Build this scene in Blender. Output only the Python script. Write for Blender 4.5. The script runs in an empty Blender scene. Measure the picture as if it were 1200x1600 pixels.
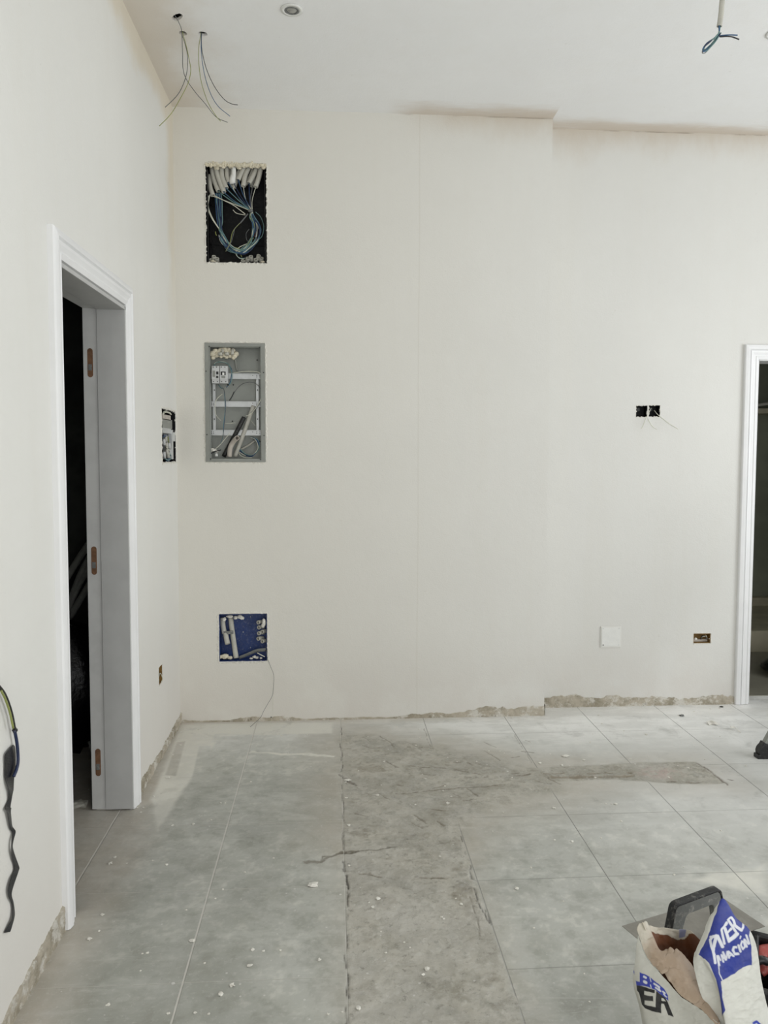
import bpy, math, random
import numpy as np
from mathutils import Vector, Matrix
random.seed(7)
S = bpy.context.scene
COL = S.collection

# ------------------------------------------------------------------ camera
# measured from the photograph: metres, X along the back wall, Y into the room, Z up
F_PX, CY_PX = 1203.5, 775.95
PITCH, YAW, ROLL = math.radians(-3.355), math.radians(3.726), math.radians(0.136)
EYE = Vector((0.8236, 0.0, 1.456))
fw = Vector((math.sin(YAW)*math.cos(PITCH), math.cos(YAW)*math.cos(PITCH), math.sin(PITCH)))
rt0 = Vector((math.cos(YAW), -math.sin(YAW), 0)); up0 = rt0.cross(fw)
RT = rt0*math.cos(ROLL) + up0*math.sin(ROLL); UP = RT.cross(fw)
cam = bpy.data.objects.new('camera', bpy.data.cameras.new('camera')); COL.objects.link(cam)
cam.matrix_world = Matrix(((RT.x, UP.x, -fw.x, EYE.x), (RT.y, UP.y, -fw.y, EYE.y), (RT.z, UP.z, -fw.z, EYE.z), (0, 0, 0, 1)))
cam.data.sensor_fit = 'VERTICAL'; cam.data.sensor_height = 24
cam.data.lens = F_PX/1600*24; cam.data.shift_y = (CY_PX-800)/1600
cam.data.clip_start = 0.05
S.camera = cam

# ------------------------------------------------------------------ light
world = bpy.data.worlds.new('overcast sky'); S.world = world; world.use_nodes = True
bg = world.node_tree.nodes['Background']; bg.inputs[0].default_value = (0.86, 0.93, 1.0, 1); bg.inputs[1].default_value = 1.0
def area(name, loc, rot, sx, sy, power, col=(1, 1, 1)):
    L = bpy.data.lights.new(name, 'AREA'); L.shape = 'RECTANGLE'; L.size = sx; L.size_y = sy
    L.energy = power; L.color = col
    o = bpy.data.objects.new(name, L); COL.objects.link(o); o.location = loc; o.rotation_euler = rot
    return o
# daylight entering by the window in the right wall and by an unseen opening added behind the camera for light
area('window_daylight', (4.72, 1.95, 1.65), (0, math.radians(90), 0), 1.9, 2.8, 58, (0.97, 0.985, 1.0))
area('rear_opening_daylight', (1.9, -2.42, 1.35), (math.radians(90), 0, 0), 3.0, 2.3, 62, (1.0, 0.985, 0.965))
S.view_settings.view_transform = 'Standard'; S.view_settings.look = 'None'
S.view_settings.exposure = 0.0; S.view_settings.gamma = 1; S.view_settings.use_curve_mapping = False

# ------------------------------------------------------------------ room measures
D, D2, HC = 4.121, 4.249, 3.218        # back wall front part, set-back part, ceiling
XS = 1.983                             # where the back wall steps back
XR, YF = 4.7, -2.4                     # right wall, wall behind the photographer
T, TX0, TY0 = 0.45, 0.408, 3.411       # floor tiles

def ray(px, py): return fw + RT*((px-600)/F_PX) - UP*((py-CY_PX)/F_PX)
def onx(px, py, v): d = ray(px, py); return EYE + d*((v-EYE.x)/d.x)
def ony(px, py, v): d = ray(px, py); return EYE + d*((v-EYE.y)/d.y)
def onz(px, py, v=0.0): d = ray(px, py); return EYE + d*((v-EYE.z)/d.z)
def topx(P):
    d = Vector(P)-EYE; z = d.dot(fw); return 600+F_PX*d.dot(RT)/z, CY_PX-F_PX*d.dot(UP)/z

# ------------------------------------------------------------------ materials
def lin(c): return tuple((x/255/12.92 if x/255 <= .04045 else ((x/255+.055)/1.055)**2.4) for x in c)
class N:
    def __init__(s, name, rough=.6, metal=0.0, spec=.5):
        s.m = bpy.data.materials.new(name); s.m.use_nodes = True; s.t = s.m.node_tree
        s.b = s.t.nodes['Principled BSDF']; s.b.inputs['Roughness'].default_value = rough
        s.b.inputs['Metallic'].default_value = metal; s.b.inputs['Specular IOR Level'].default_value = spec
        s.pos = s.t.nodes.new('ShaderNodeNewGeometry').outputs['Position']
    def n(s, t, **k):
        x = s.t.nodes.new(t)
        for a, v in k.items(): setattr(x, a, v)
        return x
    def link(s, a, b): s.t.links.new(a, b)
    def put(s, sock, v):
        if isinstance(v, bpy.types.NodeSocket): s.link(v, sock)
        else: sock.default_value = v
    def math(s, op, a, b=0.0, c=0.0, clamp=False):
        x = s.n('ShaderNodeMath', operation=op); x.use_clamp = clamp
        s.put(x.inputs[0], a); s.put(x.inputs[1], b); s.put(x.inputs[2], c); return x.outputs[0]
    def xyz(s, v=None):
        x = s.n('ShaderNodeSeparateXYZ'); s.link(v or s.pos, x.inputs[0]); return x.outputs
    def scale(s, v, sc):
        x = s.n('ShaderNodeVectorMath', operation='MULTIPLY'); s.link(v, x.inputs[0]); x.inputs[1].default_value = sc; return x.outputs[0]
    def noise(s, scale, detail=4, rough=.55, vec=None, dist=0):
        x = s.n('ShaderNodeTexNoise'); s.link(vec or s.pos, x.inputs['Vector'])
        x.inputs['Scale'].default_value = scale; x.inputs['Detail'].default_value = detail
        x.inputs['Roughness'].default_value = rough; x.inputs['Distortion'].default_value = dist
        return x.outputs['Fac']
    def ramp(s, v, a, b, lo=0.0, hi=1.0):
        x = s.n('ShaderNodeMapRange'); x.interpolation_type = 'SMOOTHSTEP'
        s.put(x.inputs['Value'], v); s.put(x.inputs['From Min'], a); s.put(x.inputs['From Max'], b)
        x.inputs['To Min'].default_value = lo; x.inputs['To Max'].default_value = hi; return x.outputs[0]
    def mix(s, f, a, b):
        x = s.n('ShaderNodeMix', data_type='RGBA'); s.put(x.inputs[0], f)
        for i, v in ((6, a), (7, b)):
            if isinstance(v, tuple): v = v if len(v) == 4 else v+(1,)
            s.put(x.inputs[i], v)
        return x.outputs[2]
    def color(s, v):
        if isinstance(v, tuple) and len(v) == 3: v = v+(1,)
        s.put(s.b.inputs['Base Color'], v); return s
    def bump(s, h, dist, strength=1.0):
        x = s.n('ShaderNodeBump'); x.inputs['Distance'].default_value = dist; x.inputs['Strength'].default_value = strength
        s.link(h, x.inputs['Height']); s.link(x.outputs[0], s.b.inputs['Normal']); return s

def simple(name, rgb, rough=.5, metal=0.0, var=.12, scale=30, bump=0.0005, spec=.5, dust=0.0):
    k = N(name, rough, metal, spec)
    c = lin(rgb); n = k.noise(scale)
    v = k.mix(k.ramp(n, .3, .7), tuple(x*(1-var) for x in c), tuple(min(1, x*(1+var)) for x in c))
    if dust:
        v = k.mix(k.math('MULTIPLY', k.ramp(k.noise(scale*2.3, 6, .7), .5, .72), dust), v, lin((205, 202, 192)))
    k.color(v)
    if bump: k.bump(k.noise(scale*4), bump)
    return k.m

PAINT = (226, 225, 220)
def wall_mat(name, tint, kind):
    k = N(name, .62, 0, .3)
    x, y, z = k.xyz()
    base = lin(tint)
    big = k.noise(1.1, 5, .6)
    streak = k.noise(1, 4, .6, k.scale(k.pos, (9, 9, .7)))
    c = k.mix(k.ramp(big, .35, .7), tuple(v*.965 for v in base), base)
    c = k.mix(k.ramp(streak, .45, .75, 0, .35), c, tuple(min(1, v*b) for v, b in zip(base, (.955, .945, .925))))
    spot = k.noise(38, 3, .7)
    c = k.mix(k.ramp(spot, .70, .76, 0, .25), c, lin((180, 176, 164)))
    if kind == 'back':      # damp tan stain under the ceiling joint
        sx = k.ramp(x, 1.15, 1.5); w = k.noise(1, 5, .65, k.scale(k.pos, (5, 5, 2.5)))
        d = k.math('SUBTRACT', HC, z)
        lim = k.math('MULTIPLY', w, .26)
        m = k.math('MULTIPLY', k.ramp(k.math('SUBTRACT', lim, d), -.05, .2), sx)
        c = k.mix(k.math('MULTIPLY', m, .62), c, lin((192, 176, 154)))
        line = k.math('MULTIPLY', k.ramp(d, .002, .008, 1, 0), k.ramp(x, 1.15, 1.25))
        line = k.math('MULTIPLY', line, k.ramp(k.noise(7, 4), .38, .62))
        c = k.mix(k.math('MULTIPLY', line, .6), c, lin((124, 108, 90)))
        c = k.mix(k.ramp(x, 0, 2.6, .6, 0), c, tuple(v*b for v, b in zip(base, (1.0, .965, .90))))
        c = k.mix(k.math('MULTIPLY', k.ramp(z, .04, .5, .35, 0), k.ramp(k.noise(5), .3, .6)), c, lin((205, 198, 190)))  # pinkish shading at the wall foot mixed into the paint
    if kind == 'back':
        sd = k.math('ABSOLUTE', k.math('SUBTRACT', x, k.math('ADD', 1.27, k.math('MULTIPLY', k.noise(2), .01))))
        c = k.mix(k.ramp(sd, .001, .006, .16, 0), c, lin((190, 184, 170)))
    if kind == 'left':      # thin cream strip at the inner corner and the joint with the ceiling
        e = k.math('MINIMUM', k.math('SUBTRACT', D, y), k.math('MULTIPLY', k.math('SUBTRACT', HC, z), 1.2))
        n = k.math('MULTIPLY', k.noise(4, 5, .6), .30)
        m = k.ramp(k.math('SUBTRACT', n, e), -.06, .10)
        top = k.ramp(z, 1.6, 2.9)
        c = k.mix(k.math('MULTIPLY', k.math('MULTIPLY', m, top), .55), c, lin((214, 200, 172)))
        c = k.mix(k.ramp(z, .05, .9, .3, 0), c, lin((214, 205, 196)))  # shading of the lower left wall mixed in as a pinkish tint
    if kind == 'ceiling':
        n = k.math('MULTIPLY', k.noise(3, 5, .6), .5)
        m = k.math('MULTIPLY', k.ramp(k.math('SUBTRACT', n, x), -.15, .18), k.ramp(y, 2.6, 3.3, .4, 1))
        c = k.mix(k.math('MULTIPLY', m, .55), c, lin((205, 190, 168)))
        edge = k.math('SUBTRACT', k.math('ADD', D, k.ramp(x, XS-.002, XS+.002, 0, D2-D)), y)
        n2 = k.math('MULTIPLY', k.noise(1, 6, .65, k.scale(k.pos, (2.2, 9, 1))), .26)
        m2 = k.math('MULTIPLY', k.ramp(k.math('SUBTRACT', n2, edge), -.05, .12), k.ramp(x, 1.05, 1.3))
        c = k.mix(k.math('MULTIPLY', m2, .60), c, lin((196, 176, 150)))
    k.color(c)
    h = k.math('ADD', k.noise(150, 3), k.math('MULTIPLY', k.noise(14, 4), 2.5))
    k.bump(h, .0012, .55)
    return k.m
M = {}
M['wall_back'] = wall_mat('plaster_paint_back', (220, 219, 214), 'back')
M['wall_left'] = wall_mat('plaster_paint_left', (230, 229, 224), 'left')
M['wall_plain'] = wall_mat('plaster_paint', (226, 225, 220), 'plain')
M['ceiling'] = wall_mat('ceiling_paint', (243, 243, 242), 'ceiling')
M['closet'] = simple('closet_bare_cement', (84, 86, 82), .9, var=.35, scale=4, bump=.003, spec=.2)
M['bath_wall'] = simple('washroom_green_grey_tile', (150, 154, 138), .5, var=.12, scale=3)
M['bath_ledge'] = simple('washroom_beige_tile', (190, 184, 162), .5, var=.12, scale=6)
M['bath_ceiling'] = simple('washroom_ceiling', (168, 168, 158), .7, var=.05, scale=6)
M['lacquer'] = simple('white_door_lacquer', (232, 232, 232), .38, var=.02, scale=8, bump=.0001)
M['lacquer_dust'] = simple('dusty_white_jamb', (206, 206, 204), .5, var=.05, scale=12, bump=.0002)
M['jamb_grey'] = simple('grey_jamb', (184, 184, 182), .5, var=.04, scale=12, bump=.0002)  # plain grey, darker than the rebate
M['wood'] = simple('raw_wood_mortise', (116, 84, 60), .8, var=.25, scale=60)
M['conduit'] = simple('grey_conduit', (182, 180, 170), .55, var=.06, scale=25, dust=.2)
M['conduit_tan'] = simple('tan_pipe', (186, 178, 168), .55, var=.06)
M['hose_dark'] = simple('closet_grey_hose', (158, 160, 154), .6)
M['black_box'] = simple('black_plastic_box', (7, 8, 11), .5, var=.2, dust=.02, spec=.2)
M['black'] = simple('black_plastic', (22, 22, 23), .42, var=.2, dust=.1)
M['bagblack'] = simple('black_bin_bag', (18, 18, 21), .28, var=.2, bump=.004, scale=12)
M['blue_box'] = simple('blue_plastic_box', (26, 52, 108), .45, var=.12, scale=40, dust=.15)
M['grey_box'] = simple('grey_panel_box', (158, 161, 155), .5, var=.05, scale=14)
M['grey_flange'] = simple('grey_panel_flange', (138, 140, 134), .45, var=.05, scale=14)
M['rail'] = simple('zinc_rail', (196, 198, 198), .35, .35, var=.05)
M['breaker'] = simple('grey_white_breaker', (196, 197, 196), .45, var=.04)
M['white_plastic'] = simple('white_plastic', (226, 226, 222), .4, var=.03)
M['foam'] = simple('dried_plaster', (222, 214, 192), .9, var=.10, scale=50, bump=.004)
M['plaster'] = simple('white_plaster_lumps', (226, 223, 214), .9, var=.08, scale=60, bump=.003)
M['brown_box'] = simple('brown_ochre_box', (128, 98, 46), .6, var=.25, scale=40)
M['w_blue'] = simple('blue_wire', (50, 84, 118), .4)
M['w_navy'] = simple('navy_wire', (30, 42, 74), .4)
M['w_teal'] = simple('teal_wire', (104, 136, 134), .4)
M['w_green'] = simple('yellow_green_wire', (134, 140, 80), .4)
M['w_white'] = simple('pale_wire', (206, 206, 190), .4)
M['w_grey'] = simple('grey_wire', (96, 98, 98), .4)
M['w_black'] = simple('black_wire', (24, 24, 26), .4)
M['w_brown'] = simple('brown_wire', (104, 62, 42), .4)
M['steel'] = simple('trowel_steel', (150, 147, 140), .38, .7, var=.08, scale=20, dust=.15)
M['alu'] = simple('ladder_aluminium', (150, 152, 146), .4, .55, var=.08)
M['grip'] = simple('grey_plastic_grip', (108, 110, 108), .5, var=.06, dust=.35)
M['grip_black'] = simple('black_rubber_grip', (26, 27, 30), .4, var=.1, dust=.3)
M['red'] = simple('red_tool_plastic', (168, 78, 72), .35, var=.15, dust=.5)
M['paper'] = simple('white_kraft_paper', (206, 204, 196), .7, var=.04, scale=14)
M['tape'] = simple('black_tape', (26, 27, 32), .3, var=.2, scale=40)
M['bulb'] = simple('lamp_reflector', (168, 168, 164), .22, .6, var=.05)

def vcol_mat(name, rough, bump):
    k = N(name, rough, 0, .3); a = k.n('ShaderNodeAttribute', attribute_name='base')
    k.color(k.mix(k.ramp(k.noise(45, 4), .3, .7, 0, .12), a.outputs['Color'], (.25, .24, .22)))
    k.bump(k.noise(90, 4), bump); return k.m
M['printed'] = vcol_mat('printed_paper_sack', .62, .0006)

# floor: large grey tiles, grout, dried mortar; the 'base' attribute holds the material colour and some painted window light, 'cement' where mortar covers the tiles
k = N('dusty_grey_tiles', .45, 0, .4)
x, y, z = k.xyz()
base = k.n('ShaderNodeAttribute', attribute_name='base').outputs['Color']
cem = k.n('ShaderNodeAttribute', attribute_name='cement').outputs['Fac']
nb = k.noise(7, 6, .65, dist=.6)
c = k.mix(k.ramp(nb, .35, .68, 0, .36), base, k.mix(.5, base, (.66, .66, .64)))
dk = k.noise(5, 7, .72, dist=.4)
c = k.mix(k.ramp(dk, .53, .72, 0, .34), c, (.20, .20, .175))
fine = k.noise(60, 5, .75)
c = k.mix(k.ramp(fine, .52, .72, 0, .42), c, (.60, .59, .56))
fine2 = k.noise(34, 6, .8)
c = k.mix(k.math('MULTIPLY', k.ramp(fine2, .54, .66, 0, .5), cem), c, (.16, .15, .125))
c = k.mix(k.math('MULTIPLY', k.ramp(fine2, .46, .36, 0, .35), cem), c, (.55, .54, .50))
veil = k.noise(1, 6, .7, k.scale(k.pos, (3, 22, 1)), 1.2)
c = k.mix(k.ramp(veil, .56, .74, 0, .30), c, (.64, .635, .595))
def groove(v, o):
    g = k.math('FRACT', k.math('DIVIDE', k.math('SUBTRACT', v, o-T*20), T))
    g = k.math('MINIMUM', g, k.math('SUBTRACT', 1.0, g)); return k.math('MULTIPLY', g, T)
gx = k.ramp(k.math('SUBTRACT', groove(x, TX0), k.ramp(x, .6, .9, .0014, 0)), .0009, .0023, 1, 0); gy = k.ramp(groove(y, TY0), .0008, .0020, 1, 0)
g = k.math('MULTIPLY', k.math('MAXIMUM', gx, k.math('MULTIPLY', gy, .7)), k.math('SUBTRACT', 1.0, cem, clamp=True))
gc = k.mix(k.ramp(x, .9, 1.5), (.62, .60, .55), (.24, .235, .22))
c = k.mix(k.math('MULTIPLY', g, k.ramp(k.noise(9), .3, .5, .35, .8)), c, gc)
vo = k.n('ShaderNodeTexVoronoi'); k.link(k.pos, vo.inputs['Vector']); vo.inputs['Scale'].default_value = 13
cv = k.n('ShaderNodeSeparateColor'); k.link(vo.outputs['Color'], cv.inputs[0])
rad = k.ramp(cv.outputs[0], .72, 1.0, -.02, .085)
spot = k.math('MULTIPLY', k.ramp(k.math('SUBTRACT', rad, vo.outputs['Distance']), 0, .02), .75)
c = k.mix(spot, c, (.72, .71, .68))
vo2 = k.n('ShaderNodeTexVoronoi'); k.link(k.pos, vo2.inputs['Vector']); vo2.inputs['Scale'].default_value = 42
cv2 = k.n('ShaderNodeSeparateColor'); k.link(vo2.outputs['Color'], cv2.inputs[0])
spot2 = k.math('MULTIPLY', k.ramp(k.math('SUBTRACT', k.ramp(cv2.outputs[1], .80, 1.0, -.02, .17), vo2.outputs['Distance']), 0, .04), .55)
c = k.mix(spot2, c, (.70, .69, .66))
k.color(c)
k.put(k.b.inputs['Roughness'], k.math('ADD', .42, k.math('MULTIPLY', cem, .4), clamp=True))
h = k.math('ADD', k.math('MULTIPLY', k.noise(70, 6, .8), k.math('ADD', .15, k.math('MULTIPLY', cem, 1.4))), k.math('MULTIPLY', g, -.8))
h = k.math('ADD', h, k.math('MULTIPLY', spot, .4))
k.bump(h, .003, .8)
M['floor'] = k.m

# rough strip of broken mortar left along the walls where the skirting was pulled off
k = N('broken_mortar', .92, 0, .2)
n1, n2 = k.noise(5, 6, .75), k.noise(14, 6, .75)
c = k.mix(k.ramp(n1, .38, .6), lin((162, 154, 136)), lin((198, 189, 172)))
c = k.mix(k.ramp(n2, .48, .60), c, lin((222, 218, 208)))
c = k.mix(k.ramp(k.noise(15, 5, .8), .60, .70, 0, .7), c, lin((104, 94, 76)))
k.color(c); k.bump(k.noise(60, 6, .8), .008)
M['mortar'] = k.m

# ------------------------------------------------------------------ mesh helpers
def org(o):
    v = Vector((0, 0, 0))
    while o is not None: v += o.location; o = o.parent
    return v
class MB:
    def __init__(s): s.v = []; s.f = []
    def add(s, vs, fs):
        b = len(s.v); s.v += [Vector(p) for p in vs]; s.f += [tuple(b+i for i in f) for f in fs]; return s
    def box(s, a, b):
        x0, y0, z0 = a; x1, y1, z1 = b
        return s.add([(x0, y0, z0), (x1, y0, z0), (x1, y1, z0), (x0, y1, z0), (x0, y0, z1), (x1, y0, z1), (x1, y1, z1), (x0, y1, z1)],
                     [(0, 3, 2, 1), (4, 5, 6, 7), (0, 1, 5, 4), (1, 2, 6, 5), (2, 3, 7, 6), (3, 0, 4, 7)])
    def obox(s, c, ax, ay, az):
        c, ax, ay, az = map(Vector, (c, ax, ay, az))
        vs = [c+ax*i+ay*j+az*l for l in (-1, 1) for (i, j) in ((-1, -1), (1, -1), (1, 1), (-1, 1))]
        return s.add(vs, [(0, 3, 2, 1), (4, 5, 6, 7), (0, 1, 5, 4), (1, 2, 6, 5), (2, 3, 7, 6), (3, 0, 4, 7)])
    def tube(s, pts, r, n=8, hollow=0.0, smooth=6, flat=1.0, closed=False):
        P = spline(pts, smooth) if smooth > 1 and len(pts) > 2 else [Vector(p) for p in pts]
        rr = r if callable(r) else (lambda t: r)
        T0 = (P[1]-P[0]).normalized(); ref = Vector((0, 0, 1)) if abs(T0.z) < .9 else Vector((1, 0, 0))
        nx = T0.cross(ref).normalized()
        rings = []; rin = []
        for i, p in enumerate(P):
            a = P[max(0, i-1)]; b = P[min(len(P)-1, i+1)]; t = (b-a).normalized()
            nx = (nx-t*nx.dot(t)).normalized(); ny = t.cross(nx)
            R = rr(i/(len(P)-1))
            rings.append([p+nx*(R*math.cos(2*math.pi*q/n))+ny*(R*flat*math.sin(2*math.pi*q/n)) for q in range(n)])
            if hollow: rin.append([p+(w-p)*(1-hollow) for w in rings[-1]])
        L = len(rings); vs = [v for rg in rings for v in rg]; fs = []
        for i in range(L-1):
            for q in range(n):
                fs.append((i*n+q, i*n+(q+1) % n, (i+1)*n+(q+1) % n, (i+1)*n+q))
        if hollow:
            o = len(vs); vs += [v for rg in rin for v in rg]
            for i in range(L-1):
                for q in range(n):
                    fs.append((o+i*n+(q+1) % n, o+i*n+q, o+(i+1)*n+q, o+(i+1)*n+(q+1) % n))
            for q in range(n):
                e = (L-1)*n
                fs.append((e+q, e+(q+1) % n, o+e+(q+1) % n, o+e+q)); fs.append(((q+1) % n, q, o+q, o+(q+1) % n))
        else:
            fs.append(tuple(reversed(range(n)))); fs.append(tuple((L-1)*n+q for q in range(n)))
        return s.add(vs, fs)
    def blob(s, c, rx, ry, rz, seed=0, amp=.25, n=12, m=8):
        rd = random.Random(seed); vs = []; fs = []
        off = [(rd.uniform(0, 6.3), rd.uniform(1, 4), rd.uniform(1, 4)) for _ in range(4)]
        def d(a, b): return 1+amp*sum(math.sin(o+k1*math.cos(a)*2+k2*math.sin(a+b)*2) for o, k1, k2 in off)/2.2+rd.uniform(-amp, amp)*.25
        vs.append((c[0], c[1], c[2]-rz))
        for i in range(1, m):
            ph = math.pi*i/m
            for j in range(n):
                th = 2*math.pi*j/n; q = d(th, ph)
                vs.append((c[0]+rx*q*math.sin(ph)*math.cos(th), c[1]+ry*q*math.sin(ph)*math.sin(th), c[2]-rz*math.cos(ph)*(1+(q-1)*.6)))
        vs.append((c[0], c[1], c[2]+rz)); t = len(vs)-1
        for j in range(n):
            fs.append((0, 1+(j+1) % n, 1+j)); fs.append((t, 1+(m-2)*n+j, 1+(m-2)*n+(j+1) % n))
            for i in range(m-2):
                a = 1+i*n; fs.append((a+j, a+(j+1) % n, a+n+(j+1) % n, a+n+j))
        return s.add(vs, fs)
    def extrude(s, poly, dvec):
        n = len(poly); P = [Vector(p) for p in poly]; dv = Vector(dvec)
        return s.add(P+[p+dv for p in P], [tuple(range(n))[::-1], tuple(range(n, 2*n))]+[(i, (i+1) % n, n+(i+1) % n, n+i) for i in range(n)])
    def build(s, name, mat, parent=None, smooth=False, bevel=0.0):
        me = bpy.data.meshes.new(name); o = bpy.data.objects.new(name, me)
        off = org(parent) if parent is not None else Vector((0, 0, 0))
        me.from_pydata([tuple(v-off) for v in s.v], [], s.f); me.materials.append(M[mat] if isinstance(mat, str) else mat)
        me.update()
        import bmesh
        bm = bmesh.new(); bm.from_mesh(me); bmesh.ops.recalc_face_normals(bm, faces=bm.faces); bm.to_mesh(me); bm.free()
        if smooth: me.polygons.foreach_set('use_smooth', [True]*len(me.polygons))
        COL.objects.link(o); o.parent = parent
        if bevel:
            b = o.modifiers.new('bevel', 'BEVEL'); b.width = bevel; b.segments = 2; b.limit_method = 'ANGLE'
        return o
def spline(pts, k=6):
    P = [Vector(p) for p in pts]; Q = [P[0]*2-P[1]]+P+[P[-1]*2-P[-2]]; out = []
    for i in range(1, len(Q)-2):
        a, b, c, d = Q[i-1:i+3]
        for j in range(k):
            t = j/k
            out.append(.5*((2*b)+(c-a)*t+(2*a-5*b+4*c-d)*t*t+(3*b-a-3*c+d)*t**3))
    out.append(P[-1]); return out
def tag(o, label, cat, group=None):
    o['label'] = label; o['category'] = cat
    if group: o['group'] = group
    return o
def thing(name, label, cat, loc, group=None):
    o = bpy.data.objects.new(name, None); o.empty_display_size = .05; COL.objects.link(o); o.location = loc
    return tag(o, label, cat, group)
def struct(o): o['kind'] = 'structure'; return o
def wire(name, pts, r, mat, label, cat, group=None, smooth=8, n=6):
    o = MB().tube(pts, r, n, smooth=smooth).build(name, mat, smooth=True); return tag(o, label, cat, group)

def slab(name, axis, front, back, ur, vr, holes, mat, extra=None):
    """wall slab with rectangular holes; axis = the one it is thin along; front and back are positions on it"""
    us = sorted({ur[0], ur[1], *[h[i] for h in holes for i in (0, 1)]}); vs_ = sorted({vr[0], vr[1], *[h[i] for h in holes for i in (2, 3)]})
    us = [u for u in us if ur[0] <= u <= ur[1]]; vs_ = [v for v in vs_ if vr[0] <= v <= vr[1]]
    mb = MB()
    def P(u, v, w):
        return {0: (w, u, v), 1: (u, w, v), 2: (u, v, w)}[axis]
    def hole(i, j):
        if i < 0 or j < 0 or i >= len(us)-1 or j >= len(vs_)-1: return True
        cu = (us[i]+us[i+1])/2; cv_ = (vs_[j]+vs_[j+1])/2
        return any(h[0] < cu < h[1] and h[2] < cv_ < h[3] for h in holes)
    for i in range(len(us)-1):
        for j in range(len(vs_)-1):
            if hole(i, j): continue
            u0, u1, v0, v1 = us[i], us[i+1], vs_[j], vs_[j+1]
            for w in (front, back): mb.add([P(u0, v0, w), P(u1, v0, w), P(u1, v1, w), P(u0, v1, w)], [(0, 1, 2, 3)])
            for (di, dj, a, b) in ((-1, 0, (u0, v0), (u0, v1)), (1, 0, (u1, v0), (u1, v1)), (0, -1, (u0, v0), (u1, v0)), (0, 1, (u0, v1), (u1, v1))):
                if hole(i+di, j+dj): mb.add([P(*a, front), P(*b, front), P(*b, back), P(*a, back)], [(0, 1, 2, 3)])
    if extra: extra(mb)
    o = mb.build(name, mat); import bmesh
    bm = bmesh.new(); bm.from_mesh(o.data); bmesh.ops.remove_doubles(bm, verts=bm.verts, dist=1e-5)
    bmesh.ops.recalc_face_normals(bm, faces=bm.faces); bm.to_mesh(o.data); bm.free()
    return struct(o)

# ------------------------------------------------------------------ numpy noise
def vnoise(x, y, seed):
    xi = np.floor(x).astype(np.int64); yi = np.floor(y).astype(np.int64); fx = x-xi; fy = y-yi
    fx = fx*fx*(3-2*fx); fy = fy*fy*(3-2*fy)
    def hsh(a, b):
        n = (a*374761393+b*668265263+seed*1442695041) & 0x7fffffff
        n = ((n ^ (n >> 13))*1274126177) & 0x7fffffff; return ((n ^ (n >> 16)) & 0xffff)/65535.0
    a = hsh(xi, yi); b = hsh(xi+1, yi); c = hsh(xi, yi+1); d = hsh(xi+1, yi+1)
    return (a*(1-fx)+b*fx)*(1-fy)+(c*(1-fx)+d*fx)*fy
def fbm(x, y, freq, octv=5, seed=0, gain=.5):
    v = 0; a = 1; t = 0
    for i in range(octv): v = v+a*vnoise(x*freq, y*freq, seed+i*17); t += a; a *= gain; freq *= 2.03
    return v/t
def sstep(v, a, b): t = np.clip((v-a)/(b-a), 0, 1); return t*t*(3-2*t)
def seg_d(X, Y, a, b):
    dx, dy = b[0]-a[0], b[1]-a[1]; L = dx*dx+dy*dy+1e-12
    t = np.clip(((X-a[0])*dx+(Y-a[1])*dy)/L, 0, 1); return np.hypot(X-a[0]-t*dx, Y-a[1]-t*dy)
def line_d(X, Y, P): return np.minimum.reduce([seg_d(X, Y, P[i], P[i+1]) for i in range(len(P)-1)])
def poly_sd(X, Y, P):
    ins = np.zeros(X.shape, bool); n = len(P)
    for i in range(n):
        (x0, y0), (x1, y1) = P[i], P[(i+1) % n]
        c = ((y0 > Y) != (y1 > Y)) & (X < (x1-x0)*(Y-y0)/(y1-y0+1e-12)+x0); ins ^= c
    d = line_d(X, Y, list(P)+[P[0]]); return np.where(ins, d, -d)      # positive inside
def fl(pts): return [(onz(*p).x, onz(*p).y) for p in pts]

# ------------------------------------------------------------------ floor
def rng(a, b, s): return list(np.linspace(a, b, max(2, int(round((b-a)/s))+1)))
gx_ = rng(-1.5, -.35, .1)[:-1]+rng(-.35, 3.9, .0045)[:-1]+rng(3.9, XR+.2, .08)
gy_ = rng(YF, 1.35, .1)[:-1]+rng(1.35, 4.6, .0045)[:-1]+rng(4.6, 6.4, .1)
X, Y = np.meshgrid(np.array(gx_), np.array(gy_)); 
wx = X+(fbm(X, Y, 14, 4, 3)-.5)*.05; wy = Y+(fbm(X, Y, 14, 4, 9)-.5)*.05
x1 = TX0+T
trench = poly_sd(np.where(X < x1+.05, X+(wx-X)*.25, wx), wy, [(x1, 2.90)]+fl([(715, 1303), (745, 1385), (768, 1450), (800, 1540), (850, 1680)])+[(x1, 1.4)])
rough = poly_sd(wx, wy, [(x1, 3.95), (x1+.5, 3.7)]+fl([(850, 1205), (880, 1235), (770, 1260), (712, 1303)])+[(x1, 2.88)])
tr2 = poly_sd(X+(wx-X)*.3, Y+(wy-Y)*.3, fl([(640, 1196), (850, 1199), (1000, 1192), (1086, 1190), (1137, 1224), (1060, 1225), (960, 1218), (850, 1221), (640, 1228)]))
cement = np.clip(np.maximum.reduce([sstep(trench, -.006, .010), sstep(tr2, -.012, .012)*.95, sstep(rough, -.05, .06)*.85]), 0, 1)
n_a = fbm(X, Y, 2.2, 6, 1); n_b = fbm(X, Y, 9, 6, 5, .6); n_c = fbm(X, Y, 40, 4, 8, .6); n_d = fbm(X*1.0, Y*3.0, 5, 5, 21, .6)
def C(r, g, b): return np.array(lin((r, g, b)))[None, None, :]
def mixc(c, d, m): m = np.clip(m, 0, 1)[..., None]; return c*(1-m)+d*m
tile = mixc(C(158, 159, 151)+0*X[..., None], C(178, 179, 171), sstep(n_a, .35, .65))
tile = mixc(tile, C(186, 187, 179), sstep(n_d, .5, .72)*.7)
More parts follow.
